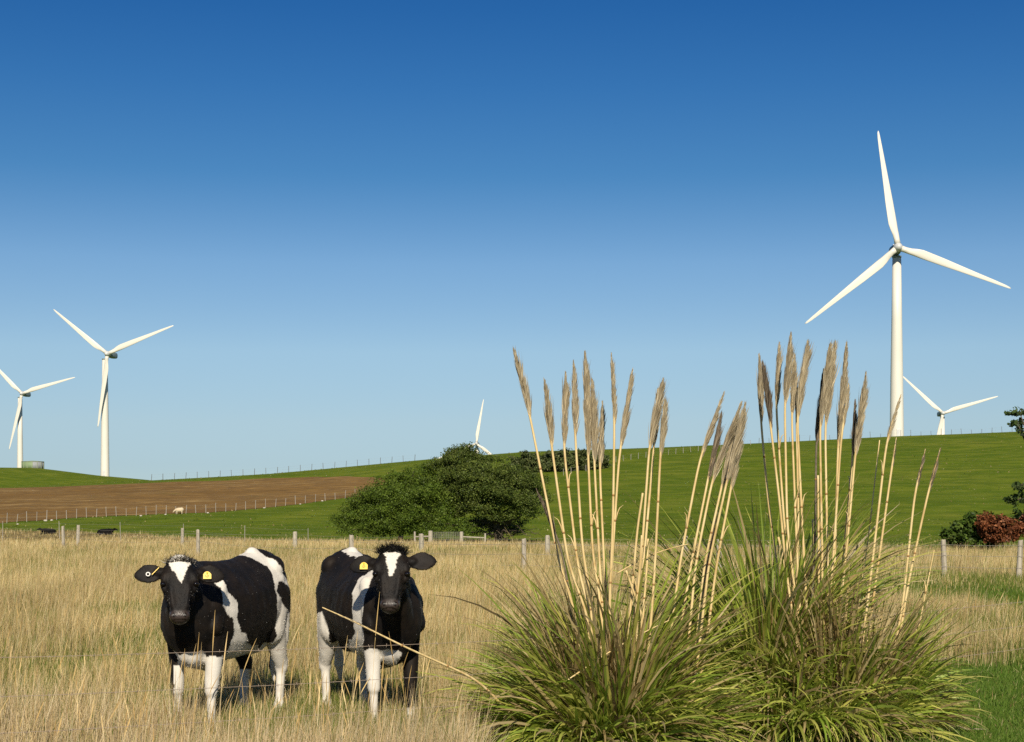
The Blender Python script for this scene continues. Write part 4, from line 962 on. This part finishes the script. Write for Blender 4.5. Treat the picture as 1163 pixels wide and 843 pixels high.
# field gate between two braced strainers, in front of the dark pine
DG = 128.0
gt = empty('field_gate', W(506, 612, DG)); O = np.array(gt.location); tag(gt, 'wire field gate between braced wooden posts in front of the dark pine', 'gate')
gp = {}
for px, top, w in ((471, 604, .16), (489, 603, .34), (524, 604, .32), (551, 606, .16)):
    p, h = wp(px, top, DG); r_ = np.random.default_rng(px); o = post_mesh(h, w, r_).build('post', M_WOOD, gt, False); o.location = Vector(p - O); gp[px] = (p, h)
for u, v in ((471, 489), (524, 551)):
    a, b = gp[u][0] + [0, 0, gp[u][1]*.62], gp[v][0] + [0, 0, gp[v][1]*.62]; MB().tube(np.stack([a, .5*(a + b), b]) - O, .06, 8).build('brace_rail', M_WOOD, gt)
a, b = gp[489][0], gp[524][0]; zt_ = .92; m = MB()
for f in np.linspace(.12, .9, 7): m.tube(np.stack([a + [.2, -.1, gp[489][1]*f], b + [-.2, -.1, gp[489][1]*f]]) - O, .012, 5)
for f in np.linspace(.08, .92, 16): c = a + (b - a)*f; m.tube(np.stack([c + [0, -.1, gp[489][1]*.12], c + [0, -.1, gp[489][1]*.9]]) - O, .009, 5)
m.build('wire_mesh', M_WIRE, gt)

# ------------------------------------------------------------------ far animals and stones
M_BLACKCOAT = mat_plain('black coat', (.006, .0055, .005), .7, .1); M_FLEECE = mat_plain('cream fleece', (.62, .50, .33), .9, .1, .12, 8)
def lying_cow(label, px, py, d, flip):
    x = X_at(px, d); g = float(zt(x, d)); s = flip; b = MB()
    b.loft([np.stack([c*s if k == 0 else c for k, c in enumerate(ring((xx, 0, zc), hw, hh, 16).T)], 1)[::(1 if s > 0 else -1)] for xx, zc, hh, hw in [(-.95, .38, .12, .12), (-.85, .42, .30, .26), (-.5, .48, .42, .38), (0, .48, .44, .42), (.45, .52, .44, .34), (.75, .55, .34, .22), (.85, .55, .2, .12)]])
    b.capsule((.7*s, 0, .68), .20, (1.05*s, -.05, .86), .14); b.capsule((1.02*s, -.06, .90), .13, (1.32*s, -.10, .74), .085)
    for q in (1, -1): b.capsule((1.0*s, -.06 + .1*q, .95), .05, (.98*s, -.06 + .27*q, .93), .035)
    b.capsule((.65*s, -.25, .14), .10, (.95*s, -.30, .09), .07); b.capsule((-.55*s, -.36, .16), .14, (-.2*s, -.46, .09), .08); b.capsule((-.9*s, 0, .45), .05, (-1.05*s, -.1, .12), .03)
    me = fuse(b, .04, 3); root = empty('cow', (x, d, g - .04)); tag(root, label, 'cow', 'black cows lying in the green grass'); link('body', me, M_BLACKCOAT, root); root.rotation_euler = (0, 0, .12*s); root.scale = (1, 1, .8)
    for q in (1, -1): MB().ellipsoid((1.1*s, -.07 + .115*q, .91), (.025, .025, .025), n=8, m=6).build('eye', M_EYE, root)
lying_cow('black cow lying in the grass, nearer the left edge, behind the wooden post', 55, 600, 186, -1)
lying_cow('black cow lying in the grass under the ploughed field, the one further in', 120, 601, 182, 1)
sp_ = cast(204, 584.2); b = MB()
b.ellipsoid((0, 0, .62), (.62, .33, .33)); b.ellipsoid((.28, 0, .68), (.33, .30, .30)); b.capsule((-.5, 0, .66), .17, (-.78, -.05, .46), .11); b.capsule((-.78, -.05, .48), .10, (-.92, -.06, .28), .06)
for u, v in ((-.35, .14), (-.35, -.14), (.36, .14), (.36, -.14)): b.capsule((u, v, .42), .09, (u, v, .03), .04)
sh = empty('sheep', sp_); tag(sh, 'cream sheep grazing at the lower edge of the ploughed field', 'sheep'); link('body', fuse(b, .035, 3), M_FLEECE, sh); sh.scale = (1.05,)*3
for q in (1, -1): MB().ellipsoid((-.86, -.055 + .07*q, .40), (.015, .015, .015), n=8, m=6).build('eye', M_EYE, sh)
M_STONE = mat_plain('pale stone', (.52, .47, .38), .9, .1, .2, 4)
for i, (px, py, s) in enumerate([(51.7, 592.6, .30), (58.6, 592, .24), (20, 596.5, .2), (160, 587, .24), (188, 585.4, .2), (236, 583.6, .22), (300, 578, .22), (341, 573.6, .2), (366, 570, .24)]):
    p = cast(px, py); r_ = np.random.default_rng(90 + i); b = MB(); b.ellipsoid((0, 0, .3*s), (s*.9, s*.75, s*.5), n=9, m=6, warp=lambda P: P*(1 + .35*(fbm(P[:, 0]/s*1.5 + i, P[:, 2]/s*1.5 + P[:, 1]/s) - .5))[:, None])
    o = b.build('field_stone', M_STONE, None, False); o.location = Vector(p + [0, 0, .2 if py < 575 and px < 200 else .05]); tag(o, 'small pale stone lying at the edge of or on the ploughed field', 'stone', 'pale stones on the ploughed field')
# ------------------------------------------------------------------ light, sky, camera
SUN_EL, SUN_AZ = math.radians(34), math.radians(177)         # azimuth clockwise from +Y: behind the camera, very slightly to its right
sv = Vector((math.sin(SUN_AZ)*math.cos(SUN_EL), math.cos(SUN_AZ)*math.cos(SUN_EL), math.sin(SUN_EL)))
sl = bpy.data.lights.new('sun', 'SUN'); sl.energy = 5.0; sl.angle = math.radians(.5); sl.color = (1, .91, .76)
so = bpy.data.objects.new('sun', sl); COL.objects.link(so); so.rotation_euler = sv.to_track_quat('Z', 'Y').to_euler(); so.location = (0, -20, 40)
wd = bpy.data.worlds.new('World'); scn.world = wd; wd.use_nodes = True
nt = wd.node_tree; bg = nt.nodes['Background']
sky = nt.nodes.new('ShaderNodeTexSky'); sky.sky_type = 'NISHITA'; sky.sun_disc = False
sky.sun_elevation = SUN_EL; sky.sun_rotation = SUN_AZ
sky.air_density = .7; sky.dust_density = 0; sky.ozone_density = 8.0; sky.altitude = 0
# the deep, evenly graded blue of a very clear afternoon: the sky's colour is trimmed by height above the horizon
tc = nt.nodes.new('ShaderNodeTexCoord'); sx = nt.nodes.new('ShaderNodeSeparateXYZ'); rp = nt.nodes.new('ShaderNodeValToRGB'); mx = nt.nodes.new('ShaderNodeMix')
mx.data_type = 'RGBA'; mx.blend_type = 'MULTIPLY'; mx.inputs[0].default_value = 1
tone = [(0.0, (.95, .92, .84)), (.0305, (1.20, 1.02, .873)), (.058, (1.61, 1.245, .94)), (.102, (1.976, 1.545, 1.11)), (.156, (1.628, 1.513, 1.22)), (.209, (.80, 1.2, 1.155)), (.26, (.515, 1.04, 1.17)), (.307, (.335, .90, 1.147)), (.45, (.45, .80, 1.05)), (.75, (.85, .95, 1.0))]
el = rp.color_ramp.elements
while len(el) < len(tone): el.new(.5)
for e, (p, c) in zip(el, tone): e.position = p; e.color = (*c, 1)
nt.links.new(tc.outputs['Generated'], sx.inputs[0]); nt.links.new(sx.outputs['Z'], rp.inputs['Fac'])
nt.links.new(sky.outputs[0], mx.inputs[6]); nt.links.new(rp.outputs['Color'], mx.inputs[7])
nt.links.new(mx.outputs[2], bg.inputs['Color']); bg.inputs['Strength'].default_value = .065
cam = bpy.data.cameras.new('camera'); co = bpy.data.objects.new('camera', cam); COL.objects.link(co)
co.location = (0, 0, H0); co.rotation_euler = (math.pi/2, 0, 0)
cam.sensor_width = 36; cam.sensor_fit = 'HORIZONTAL'; cam.lens = 36*F/1163; cam.shift_y = (HY - 421.5)/1163
cam.clip_start = .1; cam.clip_end = 9000
scn.camera = co
scn.view_settings.view_transform = 'Standard'; scn.view_settings.look = 'None'
scn.view_settings.exposure = .12; scn.view_settings.gamma = 1
scn.render.engine = 'CYCLES'
scn.cycles.max_bounces = 6; scn.cycles.transparent_max_bounces = 6
scn.cycles.use_denoising = False
